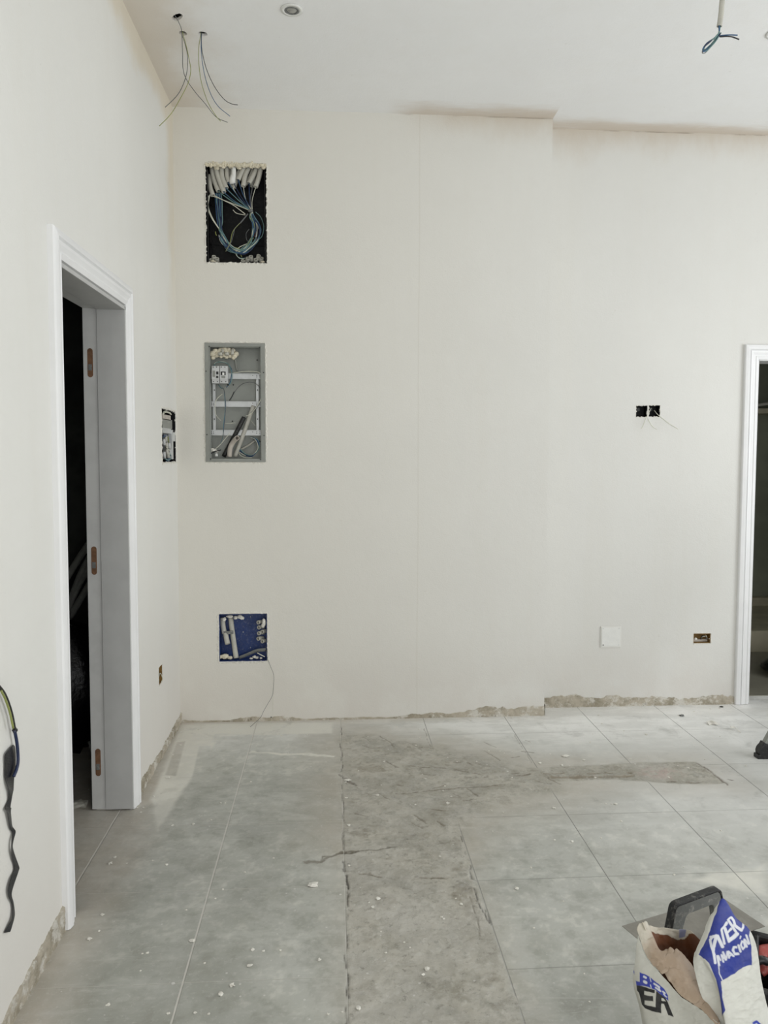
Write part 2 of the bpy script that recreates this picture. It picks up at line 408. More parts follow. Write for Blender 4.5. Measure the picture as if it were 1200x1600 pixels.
n_e = fbm(X, Y, 24, 5, 61, .65)
tile = mixc(tile, C(204, 203, 194), sstep(n_e, .56, .74)*sstep(n_a, .3, .6)*.7)
tile = mixc(tile, C(138, 138, 128), sstep(n_e, .45, .30)*.4)
tile = mixc(tile, C(150, 150, 140), sstep(n_b, .56, .72)*.4)
light = sstep(X, 1.2, 2.6)*(.25+.75*sstep(Y, 2.3, 3.3))                                   # plaster dust plus window light painted into the tiles towards the far right
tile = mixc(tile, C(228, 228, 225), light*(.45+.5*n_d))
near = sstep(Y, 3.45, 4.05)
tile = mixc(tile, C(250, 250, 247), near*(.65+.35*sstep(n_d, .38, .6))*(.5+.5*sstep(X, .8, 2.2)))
warm = np.clip(sstep(rough, -.35, .05)+sstep(tr2, -.22, .0)*.7+sstep(trench, -.12, .0)*.5, 0, 1)
tile = mixc(tile, C(178, 170, 156), warm*(.35+.5*n_b))
lw = np.where(X < .3, sstep(-X, -.22, -.02), 0)*sstep(Y, 1.5, 1.9)
tile = mixc(tile, C(186, 176, 162), lw*(.3+.6*n_b))
bw = sstep(Y, 4.02, 4.12)*(1-.8*sstep(X, 1.0, 2.2))
tile = mixc(tile, C(206, 198, 186), bw*(.3+.6*n_b))
# plaster smears in the left back corner, in straight strokes of a broom or spatula
smear = np.maximum.reduce([
    sstep(poly_sd(X+(wx-X)*.25, Y+(wy-Y)*.25, fl([(283, 1132), (520, 1128), (520, 1146), (345, 1150), (300, 1215), (245, 1300), (235, 1250)])), -.01, .015),
    sstep(poly_sd(wx, wy, fl([(1060, 1372), (1200, 1352), (1200, 1400), (1150, 1392)])), -.02, .03)*.9,
    sstep(.010-seg_d(wx, wy, fl([(395, 1176)])[0], fl([(520, 1182)])[0]), -.006, .004)])
hole = np.maximum.reduce([sstep(poly_sd(X, Y, fl([(276, 1160), (290, 1158), (275, 1213), (258, 1211)])), -.004, .006),
                          sstep(poly_sd(X, Y, fl([(311, 1166), (330, 1165), (325, 1215), (300, 1215)])), -.004, .006),
                          sstep(poly_sd(X, Y, fl([(335, 1147), (350, 1146), (420, 1150), (330, 1160)])), -.01, .01)*.6])
smear = smear*(1-hole*.95)*(.65+.35*sstep(n_b, .35, .6))
tile = mixc(tile, C(222, 220, 210), smear*.95)
cm = mixc(C(164, 160, 148)+0*X[..., None], C(186, 182, 170), sstep(n_b, .35, .62))
cm = mixc(cm, C(140, 136, 122), sstep(n_c, .56, .70)*.5)
cm = mixc(cm, C(132, 124, 108), sstep(n_b, .60, .72)*.5)
cm = mixc(cm, C(196, 193, 184), sstep(n_a, .52, .7)*.35)
red = sstep(.10-np.hypot(X-onz(1030, 1208).x, (Y-onz(1030, 1208).y)*1.5), -.05, .08)
cm = mixc(cm, C(190, 168, 160), red*.7*sstep(n_c, .35, .6))
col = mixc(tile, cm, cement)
# marks: cracks, chisel lines and a dark damp smear
dep = np.zeros(X.shape)
def crack(pts, w, dark, depth, gap=.45, seed=0, warp=.5):
    global col, dep
    P = fl(pts); d = line_d(wx*warp+X*(1-warp), wy*warp+Y*(1-warp), P)
    br = sstep(fbm(X, Y, 22, 3, seed+40), gap-.06, gap+.06)
    m = sstep(w*(.4+1.2*n_c)-d, -.002, .003)*br
    col = mixc(col, C(*dark), m*.9); dep = dep-depth*m
crack([(533, 1136), (537, 1290), (541, 1400), (542, 1600)], .0025, (70, 64, 54), .003, .48)
crack([(537, 1345), (541, 1388)], .004, (52, 48, 40), .004, .35, 2)
crack([(541, 1490), (543, 1600)], .0028, (66, 62, 52), .003, .42, 3)
crack([(718, 1306), (745, 1385), (768, 1445)], .0022, (62, 58, 48), .003, .45, 4)
crack([(738, 1370), (748, 1410), (764, 1442)], .0028, (46, 42, 36), .003, .46, 5)
crack([(735, 1400), (745, 1440), (752, 1465)], .002, (110, 104, 90), .002, .3, 6)
crack([(475, 1345), (500, 1343), (515, 1337), (560, 1332)], .008, (112, 106, 92), .001, .3, 7, 1.2)
crack([(500, 1344), (505, 1337), (560, 1332), (620, 1325)], .0035, (104, 98, 84), .002, .2, 8, 1.0)
crack([(1100, 1197), (1125, 1216), (1138, 1227)], .003, (92, 80, 66), .002, .05, 9)
crack([(1138, 1218), (1143, 1219)], .006, (90, 70, 58), .003, .0, 10)
crack([(1088, 1191), (1115, 1208), (1130, 1222)], .004, (110, 96, 80), .003, .2, 11)
crack([(1040, 1221), (1085, 1222), (1120, 1220)], .005, (104, 92, 76), .004, .45, 12)
crack([(860, 1214), (990, 1212)], .012, (140, 130, 112), .004, .40, 13)
crack([(850, 1209), (985, 1207)], .005, (128, 118, 100), .003, .45, 14)
crack([(740, 1215), (830, 1209)], .006, (116, 106, 90), .003, .5, 15)
crack([(530, 1210), (555, 1228)], .006, (110, 102, 88), .003, .4, 16)
crack([(640, 1196), (700, 1200), (760, 1212)], .004, (124, 116, 100), .003, .45, 17)
crack([(620, 1240), (700, 1232), (790, 1226)], .004, (124, 116, 100), .003, .45, 18)
crack([(664, 1138), (672, 1168)], .002, (110, 104, 92), .002, .4, 19)
crack([(803, 1148), (832, 1192)], .0014, (116, 110, 98), .002, .35, 20)
crack([(560, 1365), (630, 1370), (700, 1372)], .006, (126, 118, 102), .003, .5, 21)
rdf = random.Random(3)
for q in range(46):           # short curved scrapes in the rough mortar
    a = rdf.uniform(545, 860); b = rdf.uniform(1150, 1290)
    if b > 1240 and a > 740: continue
    an = rdf.uniform(-.3, .9); L = rdf.uniform(8, 26)
    crack([(a, b), (a+L*.5, b+L*.35*an), (a+L, b+L*.5*an*1.6)], rdf.uniform(.0015, .004), (122, 114, 98), .002, .3, 30+q)
Z = dep+cement*((n_b-.5)*.010+(n_c-.5)*.006)-cement*.0005
Z = Z+lw*(n_b-.3)*.004*(1-cement)
ny_, nx_ = X.shape
me = bpy.data.meshes.new('floor'); nv = nx_*ny_
idx = np.arange(nv).reshape(ny_, nx_)
quads = np.stack([idx[:-1, :-1], idx[:-1, 1:], idx[1:, 1:], idx[1:, :-1]], -1).reshape(-1, 4)
me.vertices.add(nv); me.vertices.foreach_set('co', np.stack([X, Y, Z], -1).reshape(-1).astype(np.float32))
me.loops.add(quads.size); me.loops.foreach_set('vertex_index', quads.reshape(-1).astype(np.int32))
me.polygons.add(len(quads)); me.polygons.foreach_set('loop_start', np.arange(0, quads.size, 4, dtype=np.int32))
me.update(calc_edges=True); me.polygons.foreach_set('use_smooth', np.ones(len(quads), bool))
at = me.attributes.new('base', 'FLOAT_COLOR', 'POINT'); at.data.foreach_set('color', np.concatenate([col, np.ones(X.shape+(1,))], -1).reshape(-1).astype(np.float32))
at = me.attributes.new('cement', 'FLOAT', 'POINT'); at.data.foreach_set('value', cement.reshape(-1).astype(np.float32))
me.materials.append(M['floor']); fo = bpy.data.objects.new('floor', me); COL.objects.link(fo); struct(fo)

# ------------------------------------------------------------------ walls and ceiling
B1 = (.163, .476, 2.436, 2.940)     # black box opening in the back wall (x0, x1, z0, z1)
B2 = (.153, .459, 1.402, 2.018)     # grey panel
B3 = (.209, .464, .328, .586)       # blue box
LB = (3.765, 4.095, 1.400, 1.660)   # box in the left wall (y0, y1, z0, z1)
LS = (3.625, 3.705, .352, .438)     # small ochre box in the left wall
DL = (2.392, 3.118, -.05, 2.020)    # left door opening
W = .14
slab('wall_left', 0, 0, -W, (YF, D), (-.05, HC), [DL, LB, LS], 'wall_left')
slab('wall_back', 1, D, D+.26, (-.14, XS), (-.05, HC), [B1, B2, B3], 'wall_back')
K1 = (2.519, 2.584, 1.652, 1.717); K2 = (2.593, 2.657, 1.654, 1.719); K3 = (2.886, 2.987, .358, .415)
DR = (3.217, 4.02, -.05, 1.980)
slab('wall_back_right', 1, D2, D2+.13, (XS, XR+.15), (-.05, HC), [K1, K2, K3, DR], 'wall_back')
slab('wall_right', 0, XR, XR+.15, (YF, 6.5), (-.05, HC), [(.55, 3.35, .7, 2.6)], 'wall_plain')
slab('wall_front', 1, YF, YF-.15, (-.14, XR+.15), (-.05, HC), [(.4, 3.4, -.05, 2.5)], 'wall_plain')
holes = [(.190, 3.292, .024, (1.35, .72, -.9)), (.190, 3.413, .017, (1, 1, 0)), (.273, 3.412, .019, (1, 1, 0))]
HX, HY = (.10, .36), (3.20, 3.48)
def ceil_patch(mb):
    # three drilled holes: a fine plate with round openings and their upstands
    cells = [(.10, .36, 3.20, 3.352), (.10, .2335, 3.352, 3.48), (.2335, .36, 3.352, 3.48)]
    for (cx, cy, r, sc), (u0, u1, v0, v1) in zip(holes, cells):
        rd = random.Random(int(cx*999+cy*77)); ring = []; sq = []; topr = []
        angs = sorted([2*math.pi*(i+.5)/32 for i in range(32)]+[math.atan2(qy-cy, qx-cx) % (2*math.pi) for qx in (u0, u1) for qy in (v0, v1)]); n = len(angs)
        for a in angs:
            ca, sa = math.cos(a), math.sin(a)
            rr = r*(1+rd.uniform(-.08, .08)); b_ = a-sc[2]
            ex, ey = rr*sc[0]*math.cos(b_), rr*sc[1]*math.sin(b_); kx, ky = math.cos(sc[2]), math.sin(sc[2])
            hx, hy = cx+ex*kx-ey*ky, cy+ex*ky+ey*kx
            ring.append((hx, hy, HC)); topr.append((hx, hy, HC+.013))
            t = min([((u1 if ca > 0 else u0)-cx)/ca if abs(ca) > 1e-6 else 9, ((v1 if sa > 0 else v0)-cy)/sa if abs(sa) > 1e-6 else 9])
            sq.append((cx+t*ca, cy+t*sa, HC))
        mb.add(ring+sq+topr, [(i, (i+1) % n, n+(i+1) % n, n+i) for i in range(n)]+[((i+1) % n, i, 2*n+i, 2*n+(i+1) % n) for i in range(n)])
slab('ceiling', 2, HC, HC+.15, (-.14, XR+.15), (YF-.15, D2+.15), [(.10, .36, 3.20, 3.48)], 'ceiling', ceil_patch)
struct(MB().box((.05, 3.15, HC+.06), (.45, 3.55, HC+.14)).build('ceiling_dark_backing', 'black'))  # black block above the drilled holes stands in for their darkness
# store room behind the left door, washroom behind the right one
mb = MB()
mb.box((-1.55, 1.6, -.05), (-1.5, 4.35, 2.6)); mb.box((-1.5, 4.30, -.05), (-W, 4.35, 2.6)); mb.box((-1.5, 1.6, -.05), (-W, 1.65, 2.6)); mb.box((-1.55, 1.6, 2.55), (-W, 4.35, 2.6))
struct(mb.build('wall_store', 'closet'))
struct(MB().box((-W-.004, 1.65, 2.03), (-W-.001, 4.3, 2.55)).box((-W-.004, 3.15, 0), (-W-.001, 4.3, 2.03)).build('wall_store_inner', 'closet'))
struct(MB().box((2.6, 6.3, -.05), (XR, 6.35, 2.5)).box((2.6, 4.38, -.05), (2.65, 6.3, 2.5)).build('wall_washroom', 'bath_wall'))
struct(MB().box((2.6, 4.38, 2.35), (XR, 6.35, 2.4)).build('ceiling_washroom', 'bath_ceiling'))
struct(MB().box((2.65, D2+.13, -.03), (XR, 6.3, .004)).build('floor_washroom', simple('washroom_floor_tile', (132, 129, 116), .5, var=.1, scale=4)))
# frames of the window and the added rear opening (outside the photograph)
w = MB()
for (a, b) in (((XR+.06, .55, .7), (XR+.14, .61, 2.6)), ((XR+.06, 3.29, .7), (XR+.14, 3.35, 2.6)), ((XR+.06, 1.92, .7), (XR+.14, 1.98, 2.6)), ((XR+.06, .55, .7), (XR+.14, 3.35, .76)), ((XR+.06, .55, 2.54), (XR+.14, 3.35, 2.6))): w.box(a, b)
struct(w.build('window_1', 'lacquer'))
w = MB()
for (a, b) in (((.4, YF-.1, 0), (.47, YF-.03, 2.5)), ((3.33, YF-.1, 0), (3.4, YF-.03, 2.5)), ((.4, YF-.1, 2.43), (3.4, YF-.03, 2.5))): w.box(a, b)
struct(w.build('rear_opening_frame', 'lacquer'))

# broken mortar band at the foot of the walls
def band(name, P0, P1, nrm, prof, seed, thick=.007):
    P0, P1, nrm = Vector(P0), Vector(P1), Vector(nrm); L = (P1-P0).length; nu = int(L/.005)+1; nvv = 18
    U = np.linspace(0, L, nu); t = U/L
    H = np.interp(t, [p[0] for p in prof], [p[1] for p in prof])
    H = H*(.55+.9*fbm(U, U*0+seed, 9, 3, seed))+(fbm(U, U*0, 60, 3, seed+5)-.5)*.014*np.clip(H/.03, 0, 1)
    H = np.clip(H, .002, None)
    vs = []; fs = []
    for i in range(nu):
        b = P0+(P1-P0)*t[i]
        for j in range(nvv):
            s_ = j/(nvv-1); zz = H[i]*s_
            q = fbm(np.array([U[i]]), np.array([zz]), 55, 4, seed+2)[0]
            o = thick*(.25+1.3*q) if j < nvv-1 else -.002
            if j == 0: o += .006
            p = b+nrm*o; vs.append((p.x, p.y, zz-.002))
    for i in range(nu-1):
        for j in range(nvv-1): a = i*nvv+j; fs.append((a, a+nvv, a+nvv+1, a+1))
    return struct(MB().add(vs, fs).build(name, 'mortar', smooth=True))
band('baseboard_back', (0, D, 0), (XS, D, 0), (0, -1, 0), [(0, .02), (.05, .012), (.12, .008), (.18, .022), (.28, .024), (.34, .008), (.42, .012), (.58, .010), (.64, .026), (.68, .030), (.72, .022), (.78, .032), (.85, .052), (.94, .062), (1, .060)], 11)
band('baseboard_back_right', (XS, D2, 0), (3.137, D2, 0), (0, -1, 0), [(0, .066), (.3, .064), (.45, .058), (.55, .042), (.75, .046), (.92, .052), (1, .058)], 23)
band('baseboard_step', (XS, D, 0), (XS, D2, 0), (1, 0, 0), [(0, .06), (1, .06)], 31)
band('baseboard_left', (0, 3.2, 0), (0, D, 0), (1, 0, 0), [(0, .06), (.2, .05), (.5, .042), (.8, .045), (1, .06)], 41, .009)
band('baseboard_left_near', (0, 1.4, 0), (0, 2.316, 0), (1, 0, 0), [(0, .025), (.4, .03), (.6, .045), (.85, .065), (1, .085)], 57, .008)

# ------------------------------------------------------------------ door frames
def casing_profile(o, lip):   # (distance from outer edge, protrusion)
    return [(0, 0), (0, .016), (.004, .021), (.016, .024), (.026, .025), (.030, .020), (.032, .017), (.034, .022), (.044, .021), (.058, .015), (.063, .014), (.066, .017), (.082, .012), (.082, 0)]
def casing(name, parent, axis, pos, sgn, u0, u1, ztop, width, sides):
    """mitred door casing on a wall plane: axis 0 -> plane x=pos (u = y); axis 1 -> plane y=pos (u = x)"""
    pr = casing_profile(0, 0); mb = MB(); n = len(pr)
    def P(u, z, h): return (pos+sgn*h, u, z) if axis == 0 else (u, pos+sgn*h, z)
    rows = []
    for (d, h) in pr: rows.append([P(u0+d, .002, h), P(u0+d, ztop-d, h), P(u1-d, ztop-d, h), P(u1-d, .002, h)])
    for s_, (a, b) in enumerate(((0, 1), (1, 2), (2, 3))):
        if s_ not in sides: continue
        vs = [r[a] for r in rows]+[r[b] for r in rows]
        mb.add(vs, [(i, i+1, n+i+1, n+i) for i in range(n-1)]+[tuple(range(n)), tuple(range(n, 2*n))])
    return mb.build(name, 'lacquer', parent)
d1 = struct(bpy.data.objects.new('door_1', None)); COL.objects.link(d1); d1.location = (0, 2.75, 0)
casing('casing', d1, 0, 0, 1, 2.316, 3.194, 2.108, .08, (0, 1, 2))
mb = MB()                                     # jamb lining with rebate
JT = .014
for (ya, yb) in ((DL[1]-JT, DL[1]), (DL[0], DL[0]+JT)): mb.box((-.10, ya, .006), (.010, yb, 2.02))
mb.box((-.10, DL[0], 2.02-JT), (.010, DL[1], 2.02))
mb.build('jamb', 'jamb_grey', d1, bevel=.0015)
mb = MB()
mb.box((-.155, DL[1]-JT+.006, .006), (-.10, DL[1]+.012, 2.028)); mb.box((-.155, DL[0]-.012, .006), (-.10, DL[0]+JT-.006, 2.028)); mb.box((-.155, DL[0], 2.012), (-.10, DL[1], 2.03))
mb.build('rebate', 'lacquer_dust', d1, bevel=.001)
for zc, seed in ((1.80, 1), (1.02, 2), (.20, 3)):
    yy = DL[1]-JT+.006-.0008; xc = -.128
    def pill(hw, hh, y, n=10):
        pts = []
        for k_ in range(n+1): a = math.pi*k_/n; pts.append((xc+hw*math.cos(a), y, zc+hh+hw*math.sin(a)))
        for k_ in range(n+1): a = math.pi+math.pi*k_/n; pts.append((xc+hw*math.cos(a), y, zc-hh+hw*math.sin(a)))
        return pts
    o = MB().extrude(pill(.0105, .046, yy), (0, .0012, 0)).build('hinge_mortise', 'wood', d1); o['label'] = 'bare wood hinge mortise'
    MB().box((xc-.007, yy-.002, zc-.030), (xc+.006, yy-.0003, zc-.006)).build('hinge_plate', 'grip', o)
d2 = struct(bpy.data.objects.new('door_2', None)); COL.objects.link(d2); d2.location = (3.6, D2, 0)
casing('casing', d2, 1, D2, -1, 3.135, 4.102, 2.062, .08, (0, 1, 2))
mb = MB(); mb.box((DR[0]-.005, D2-.010, .004), (DR[0]+.004, D2+.14, 1.98)); mb.box((DR[1]-.004, D2-.010, .004), (DR[1]+.005, D2+.14, 1.98)); mb.box((DR[0], D2-.010, 1.972), (DR[1], D2+.14, 1.982))
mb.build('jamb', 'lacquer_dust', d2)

# ------------------------------------------------------------------ recessed boxes
def ragged_rim(name, parent, axis, pos, sgn, rect, wid, seed, mat='plaster', h=.004, inner=.004):
    """irregular plaster lip round a recessed box"""
    rd = random.Random(seed); mb = MB(); u0, u1, v0, v1 = rect; pts = []
    per = [(u0, v0, u1, v0, 0, -1), (u1, v0, u1, v1, 1, 0), (u1, v1, u0, v1, 0, 1), (u0, v1, u0, v0, -1, 0)]
    for (a, b, c_, d_, nu, nv_) in per:
        L = abs(c_-a)+abs(d_-b); n = max(6, int(L/.008))
        for i in range(n):
            t = i/n; pts.append((a+(c_-a)*t, b+(d_-b)*t, nu, nv_))
    n = len(pts); vi = []; vo_ = []; vm = []
    for (a, b, nu, nv_) in pts:
        e = rd.uniform(-inner, inner*.6); w_ = wid*rd.uniform(.4, 1.3); hh = h*rd.uniform(.4, 1.4)
        def P(q, hgt):
            u, v = a+nu*q, b+nv_*q
            return (pos+sgn*hgt, u, v) if axis == 0 else (u, pos+sgn*hgt, v)
        vi.append(P(e, -.004)); vm.append(P(e+w_*.35, hh)); vo_.append(P(w_, -.0008))
    mb.add(vi+vm+vo_, [(i, (i+1) % n, n+(i+1) % n, n+i) for i in range(n)]+[(n+i, n+(i+1) % n, 2*n+(i+1) % n, 2*n+i) for i in range(n)])
    return mb.build(name, mat, parent, smooth=False)
def housing(parent, axis, pos, depth, rect, mat, wall=.003, name='housing', ridges=()):
    """open five sided box let into the wall; depth is signed, pointing into the wall"""
    u0, u1, v0, v1 = rect; mb = MB()
    def bx(a, b, c_, d_, e, f):   # u range, v range, w range
        w0, w1 = sorted((pos+e, pos+f))
        if axis == 0: mb.box((w0, a, c_), (w1, b, d_))
        else: mb.box((a, w0, c_), (b, w1, d_))
    s = 1 if depth > 0 else -1; g = .0008
    bx(u0+g, u0+wall, v0+g, v1-g, s*.001, depth); bx(u1-wall, u1-g, v0+g, v1-g, s*.001, depth)
    bx(u0+g, u1-g, v0+g, v0+wall, s*.001, depth); bx(u0+g, u1-g, v1-wall, v1-g, s*.001, depth)
    bx(u0+g, u1-g, v0+g, v1-g, depth-s*wall, depth)
    for (a, b, c_, d_) in ridges: bx(a, b, c_, d_, depth-s*(wall+.004), depth-s*wall)
    return mb.build(name, mat, parent)
# points in the plane Y = D + d, taken from a close-up of each box
def Z1(zx, zy, d=.03): return ony(290+zx/7.5, 230+zy/7.5, D+d)
def Z2(zx, zy, d=.03): return ony(300+zx/7.27, 520+zy/7.27, D+d)
def Z3(zx, zy, d=.03): return ony(320+zx/8, 940+zy/8, D+d)

# --- black junction box, top
b1 = thing('junction_box', 'large black recessed junction box high on the back wall, crowded with conduits and wires', 'junction box', (.32, D, B1[2]))
zz1, zz2 = Z1(500, 685, .1).z, Z1(500, 1145, .1).z
housing(b1, 1, D, .105, B1, 'black_box', ridges=[(B1[0], B1[1], zz1-.003, zz1+.003), (B1[0], B1[1], zz2-.003, zz2+.003), (B1[0]+.004, B1[0]+.016, B1[2], B1[3]), (B1[1]-.016, B1[1]-.004, B1[2], B1[3])])
# thin inner lip, standing proud of the dark gap
mb = MB()
for (a, b) in (((B1[0]+.008, D+.004, B1[2]+.004), (B1[0]+.010, D+.03, B1[3]-.03)), ((B1[1]-.010, D+.004, B1[2]+.004), (B1[1]-.008, D+.03, B1[3]-.03))): MB().box(a, b).build('inner_lip', 'black', b1)

ragged_rim('plaster_rim', b1, 1, D, -1, B1, .010, 5, inner=.006)
mb = MB(); rd = random.Random(4)             # thick ragged plaster along the top
for i in range(26):
    x_ = B1[0]+(B1[1]-B1[0])*(i+.5)/26
    mb.blob((x_, D+.006, B1[3]-.004+rd.uniform(-.004, .004)), .011, .012, .016*rd.uniform(.6, 1.1), i, .3, 8, 6)
for (zx, zy, r_) in ((365, 235, .013), (625, 235, .012), (320, 1345, .010), (905, 1355, .010), (700, 1365, .006), (820, 1372, .006)): p = Z1(zx, zy, .02); MB().blob(p, r_*1.2, r_, r_, int(zx), .3, 8, 6).build('plaster_lump', 'foam', b1)
mb.build('plaster_ledge', 'foam', b1)
cond = [[(285, 330, .06), (283, 400, .05), (292, 480, .04), (320, 568, .03)], [(305, 200, .05), (320, 330, .045), (350, 430, .04), (385, 515, .03)],
        [(345, 200, .04), (375, 330, .035), (410, 430, .03), (450, 528, .022)], [(420, 200, .04), (425, 330, .035), (445, 400, .03), (478, 480, .022)],
        [(482, 200, .045), (485, 320, .04), (505, 418, .035)], [(525, 200, .06), (530, 330, .06), (548, 470, .05)], [(668, 200, .06), (615, 320, .055), (578, 430, .05), (560, 480, .05)],
        [(700, 200, .04), (655, 300, .035), (618, 385, .03)], [(760, 200, .045), (700, 330, .035), (675, 460, .025)],
        [(805, 200, .06), (765, 330, .055), (700, 440, .05)], [(845, 200, .045), (800, 320, .035), (745, 425, .028)], [(840, 260, .07), (800, 380, .065), (775, 465, .06)], [(892, 200, .035), (860, 350, .03), (820, 468, .02)]]
for i, cpts in enumerate(cond):
    o = MB().tube([Z1(*p) for p in cpts], .0125 if i not in (5, 9, 11) else .010, 14, hollow=.3).build('conduit', 'conduit', smooth=True)
    od = ['lowest hanging, leftmost', 'second from the left', 'third from the left', 'fourth from the left', 'fifth from the left', 'thin dark', 'bent', 'sixth from the right', 'fourth from the right, long', 'thin hidden', 'second from the right, wide', 'partly hidden second lowest right', 'rightmost'][i]
    tag(o, f'{od} grey conduit coming down inside the large black junction box', 'conduit', 'conduits in the black junction box')
tc = MB().tube([Z1(563, 200, .03), Z1(563, 330, .03), Z1(553, 420, .028)], .0125, 14, hollow=.3).build('conduit', 'white_plastic', smooth=True)
tag(tc, 'conduit wrapped in white tape, in the middle of the black junction box row', 'conduit')
MB().tube([Z1(556, 330, .030), Z1(548, 400, .029), Z1(553, 428, .028)], lambda t: .0135+.003*t, 10).build('tape_wrap', 'white_plastic', tc, smooth=True)
for (zx, zy, sx) in ((325, 1300, .3), (372, 1325, -.2), (300, 1338, .1), (665, 1350, .4), (720, 1320, .4), (775, 1300, -.5), (820, 1335, .2), (845, 1290, .5), (885, 1320, .2)):
    a = Z1(zx, zy+28, .05); b = Z1(zx+sx*26, zy-22, .03)
    o = MB().tube([a, (a+b)/2, b], .0115, 12, hollow=.3).build('conduit_stub', 'conduit', smooth=True)
    tag(o, 'short grey conduit stub rising from the bottom of the large black junction box', 'conduit', 'conduit stubs at the bottom of the black junction box')
rd = random.Random(12)
K = (770, 745)
def jit(p, s_): return (p[0]+rd.uniform(-s_, s_), p[1]+rd.uniform(-s_, s_), (p[2] if len(p) > 2 else .03)+rd.uniform(-.006, .006))
ends = [(320, 565), (385, 512), (450, 525), (478, 480), (505, 415), (560, 485), (618, 385), (675, 460), (745, 420), (780, 465), (820, 465), (395, 520), (452, 527), (480, 482), (506, 418), (575, 440), (620, 390), (745, 425)]
mats = ['w_white', 'w_teal', 'w_teal', 'w_blue', 'w_teal', 'w_white', 'w_navy', 'w_white', 'w_blue', 'w_grey', 'w_white', 'w_teal', 'w_blue', 'w_teal', 'w_blue', 'w_navy', 'w_blue', 'w_navy']
kinds = {'w_white': 'pale', 'w_teal': 'teal', 'w_blue': 'bright blue', 'w_navy': 'dark navy', 'w_green': 'yellow green', 'w_grey': 'grey', 'w_black': 'black', 'w_brown': 'brown'}
def bwire(pts, m, r=.0020, where='in the tangled bundle inside the large black junction box', grp='wires in the black junction box', Zf=Z1):
    k_ = kinds[m]; wire('wire', [Zf(*p) for p in pts], r, m, f'{k_} wire {where}', 'wire', f'{k_} {grp}', 6)
loopp = [[(800, 820), (850, 900), (868, 1000), (840, 1100), (760, 1190), (660, 1245), (560, 1220), (470, 1150), (410, 1060)],
         [(780, 820), (825, 900), (830, 1010), (790, 1130), (700, 1215), (600, 1240), (500, 1200), (420, 1110), (390, 1030)],
         [(760, 820), (790, 900), (790, 1000), (760, 1100), (690, 1190), (600, 1200), (520, 1150), (460, 1060), (400, 960)]]
for e, m in zip(ends, mats):
    mid = ((e[0]+K[0])/2-12, (e[1]+K[1])/2+8, .03)
    bwire([(e[0], e[1]-14, .03), jit((e[0], e[1]+6), 4), jit(mid, 12), jit(K+(.02,), 10)]+[jit(p+(.028,), 12) for p in rd.choice(loopp)], m, .0021)
for m in ('w_teal', 'w_blue', 'w_teal', 'w_navy', 'w_blue', 'w_green', 'w_teal'):
    bwire([jit(K+(.02,), 8)]+[jit(p+(.026,), 16) for p in rd.choice(loopp)], m, .0022)
bwire([(820, 760), (880, 820), (915, 930), (890, 1050), (800, 1110), (720, 1140), (640, 1200), (600, 1260), (640, 1300), (700, 1300)], 'w_teal')
bwire([(720, 1130), (620, 1180), (590, 1250), (640, 1305), (700, 1300)], 'w_white', .0018)
bwire([(760, 1140), (700, 1170), (640, 1230), (660, 1290)], 'w_green')
bwire([(790, 800), (830, 860), (860, 960), (885, 975)], 'w_white', .0028)
bwire([(800, 950), (785, 1030), (792, 1075)], 'w_green', .0035)
bwire([(825, 900), (822, 1000), (810, 1050)], 'w_brown', .003)
bwire([(745, 960), (710, 1010), (715, 1080), (740, 1110)], 'w_grey', .0014)
for q in range(2):
    bwire([(290, 550), (262+q*12, 600), (256+q*10, 700), (305+q*10, 830), (400, 970), (470, 1080+q*20), (560, 1170+q*25), (640, 1205+q*20)], 'w_white', .0026)
bwire([(335, 565, .02), (430, 615, .018), (560, 680, .015), (700, 785, .015)], 'w_white', .0022)
bwire([(555, 735, .02), (600, 775, .02), (700, 795, .016)], 'w_white', .0018)
for q in range(9):
    m = ('w_blue', 'w_navy', 'w_teal')[q % 3]
    bwire([(350+q*8, 540, .035), jit((350+q*9, 640, .035), 6), jit((360+q*8, 760, .04), 6), jit((370+q*8, 860, .035), 8), jit((395+q*4, 960, .035), 6), jit((430+q*4, 1060), 10), jit((520, 1150), 18)], m, .0023)
bwire([(730, 780, .012), (690, 830, .010), (640, 890, .008)], 'w_grey', .0034)
for q in range(2): bwire([(640, 885, .008), (580, 950, .006), (545+q*18, 1010, .004), (520+q*10, 1120, .003), (470, 1222, .002)], 'w_grey' if q else 'w_green', .0018)
bwire([(770, 1225), (780, 1290)], 'w_grey', .003) if False else None
bwire([(350, 990), (352, 1010), (362, 1035)], 'w_green', .0028)
tie = MB().blob(Z1(765, 745, .015), .013, .012, .010, 3, .2).build('tape_knot', 'grip', smooth=True)
tag(tie, 'knot tying the wires together in the middle of the black junction box', 'knot')

# --- grey distribution panel
b2 = thing('distribution_panel', 'grey metal electrical panel without its door, recessed in the back wall', 'electrical panel', (.306, D, B2[2]))
housing(b2, 1, D, .10, B2, 'grey_box', ridges=[])
mb = MB(); fw_ = .019                          # flange with screw holes, slightly irregular
u0, u1, v0, v1 = B2
mb.box((u0-.003, D-.0035, v0-.003), (u0+fw_, D+.004, v1+.003)); mb.box((u1-fw_, D-.0035, v0-.003), (u1+.003, D+.004, v1+.003))
mb.box((u0+fw_, D-.0035, v0-.003), (u1-fw_, D+.004, v0+.014)); mb.box((u0+fw_, D-.0035, v1-.014), (u1-fw_, D+.004, v1+.003))
mb.build('flange', 'grey_flange', b2, bevel=.001)
mb = MB()
mb.box((u0+fw_+.001, D+.004, v0+.014), (u0+fw_+.003, D+.03, v1-.014)); mb.box((u1-fw_-.003, D+.004, v0+.014), (u1-fw_-.001, D+.03, v1-.014)); mb.box((u0+fw_, D+.004, v1-.017), (u1-fw_, D+.03, v1-.014))
mb.build('inner_frame', 'grey_box', b2)
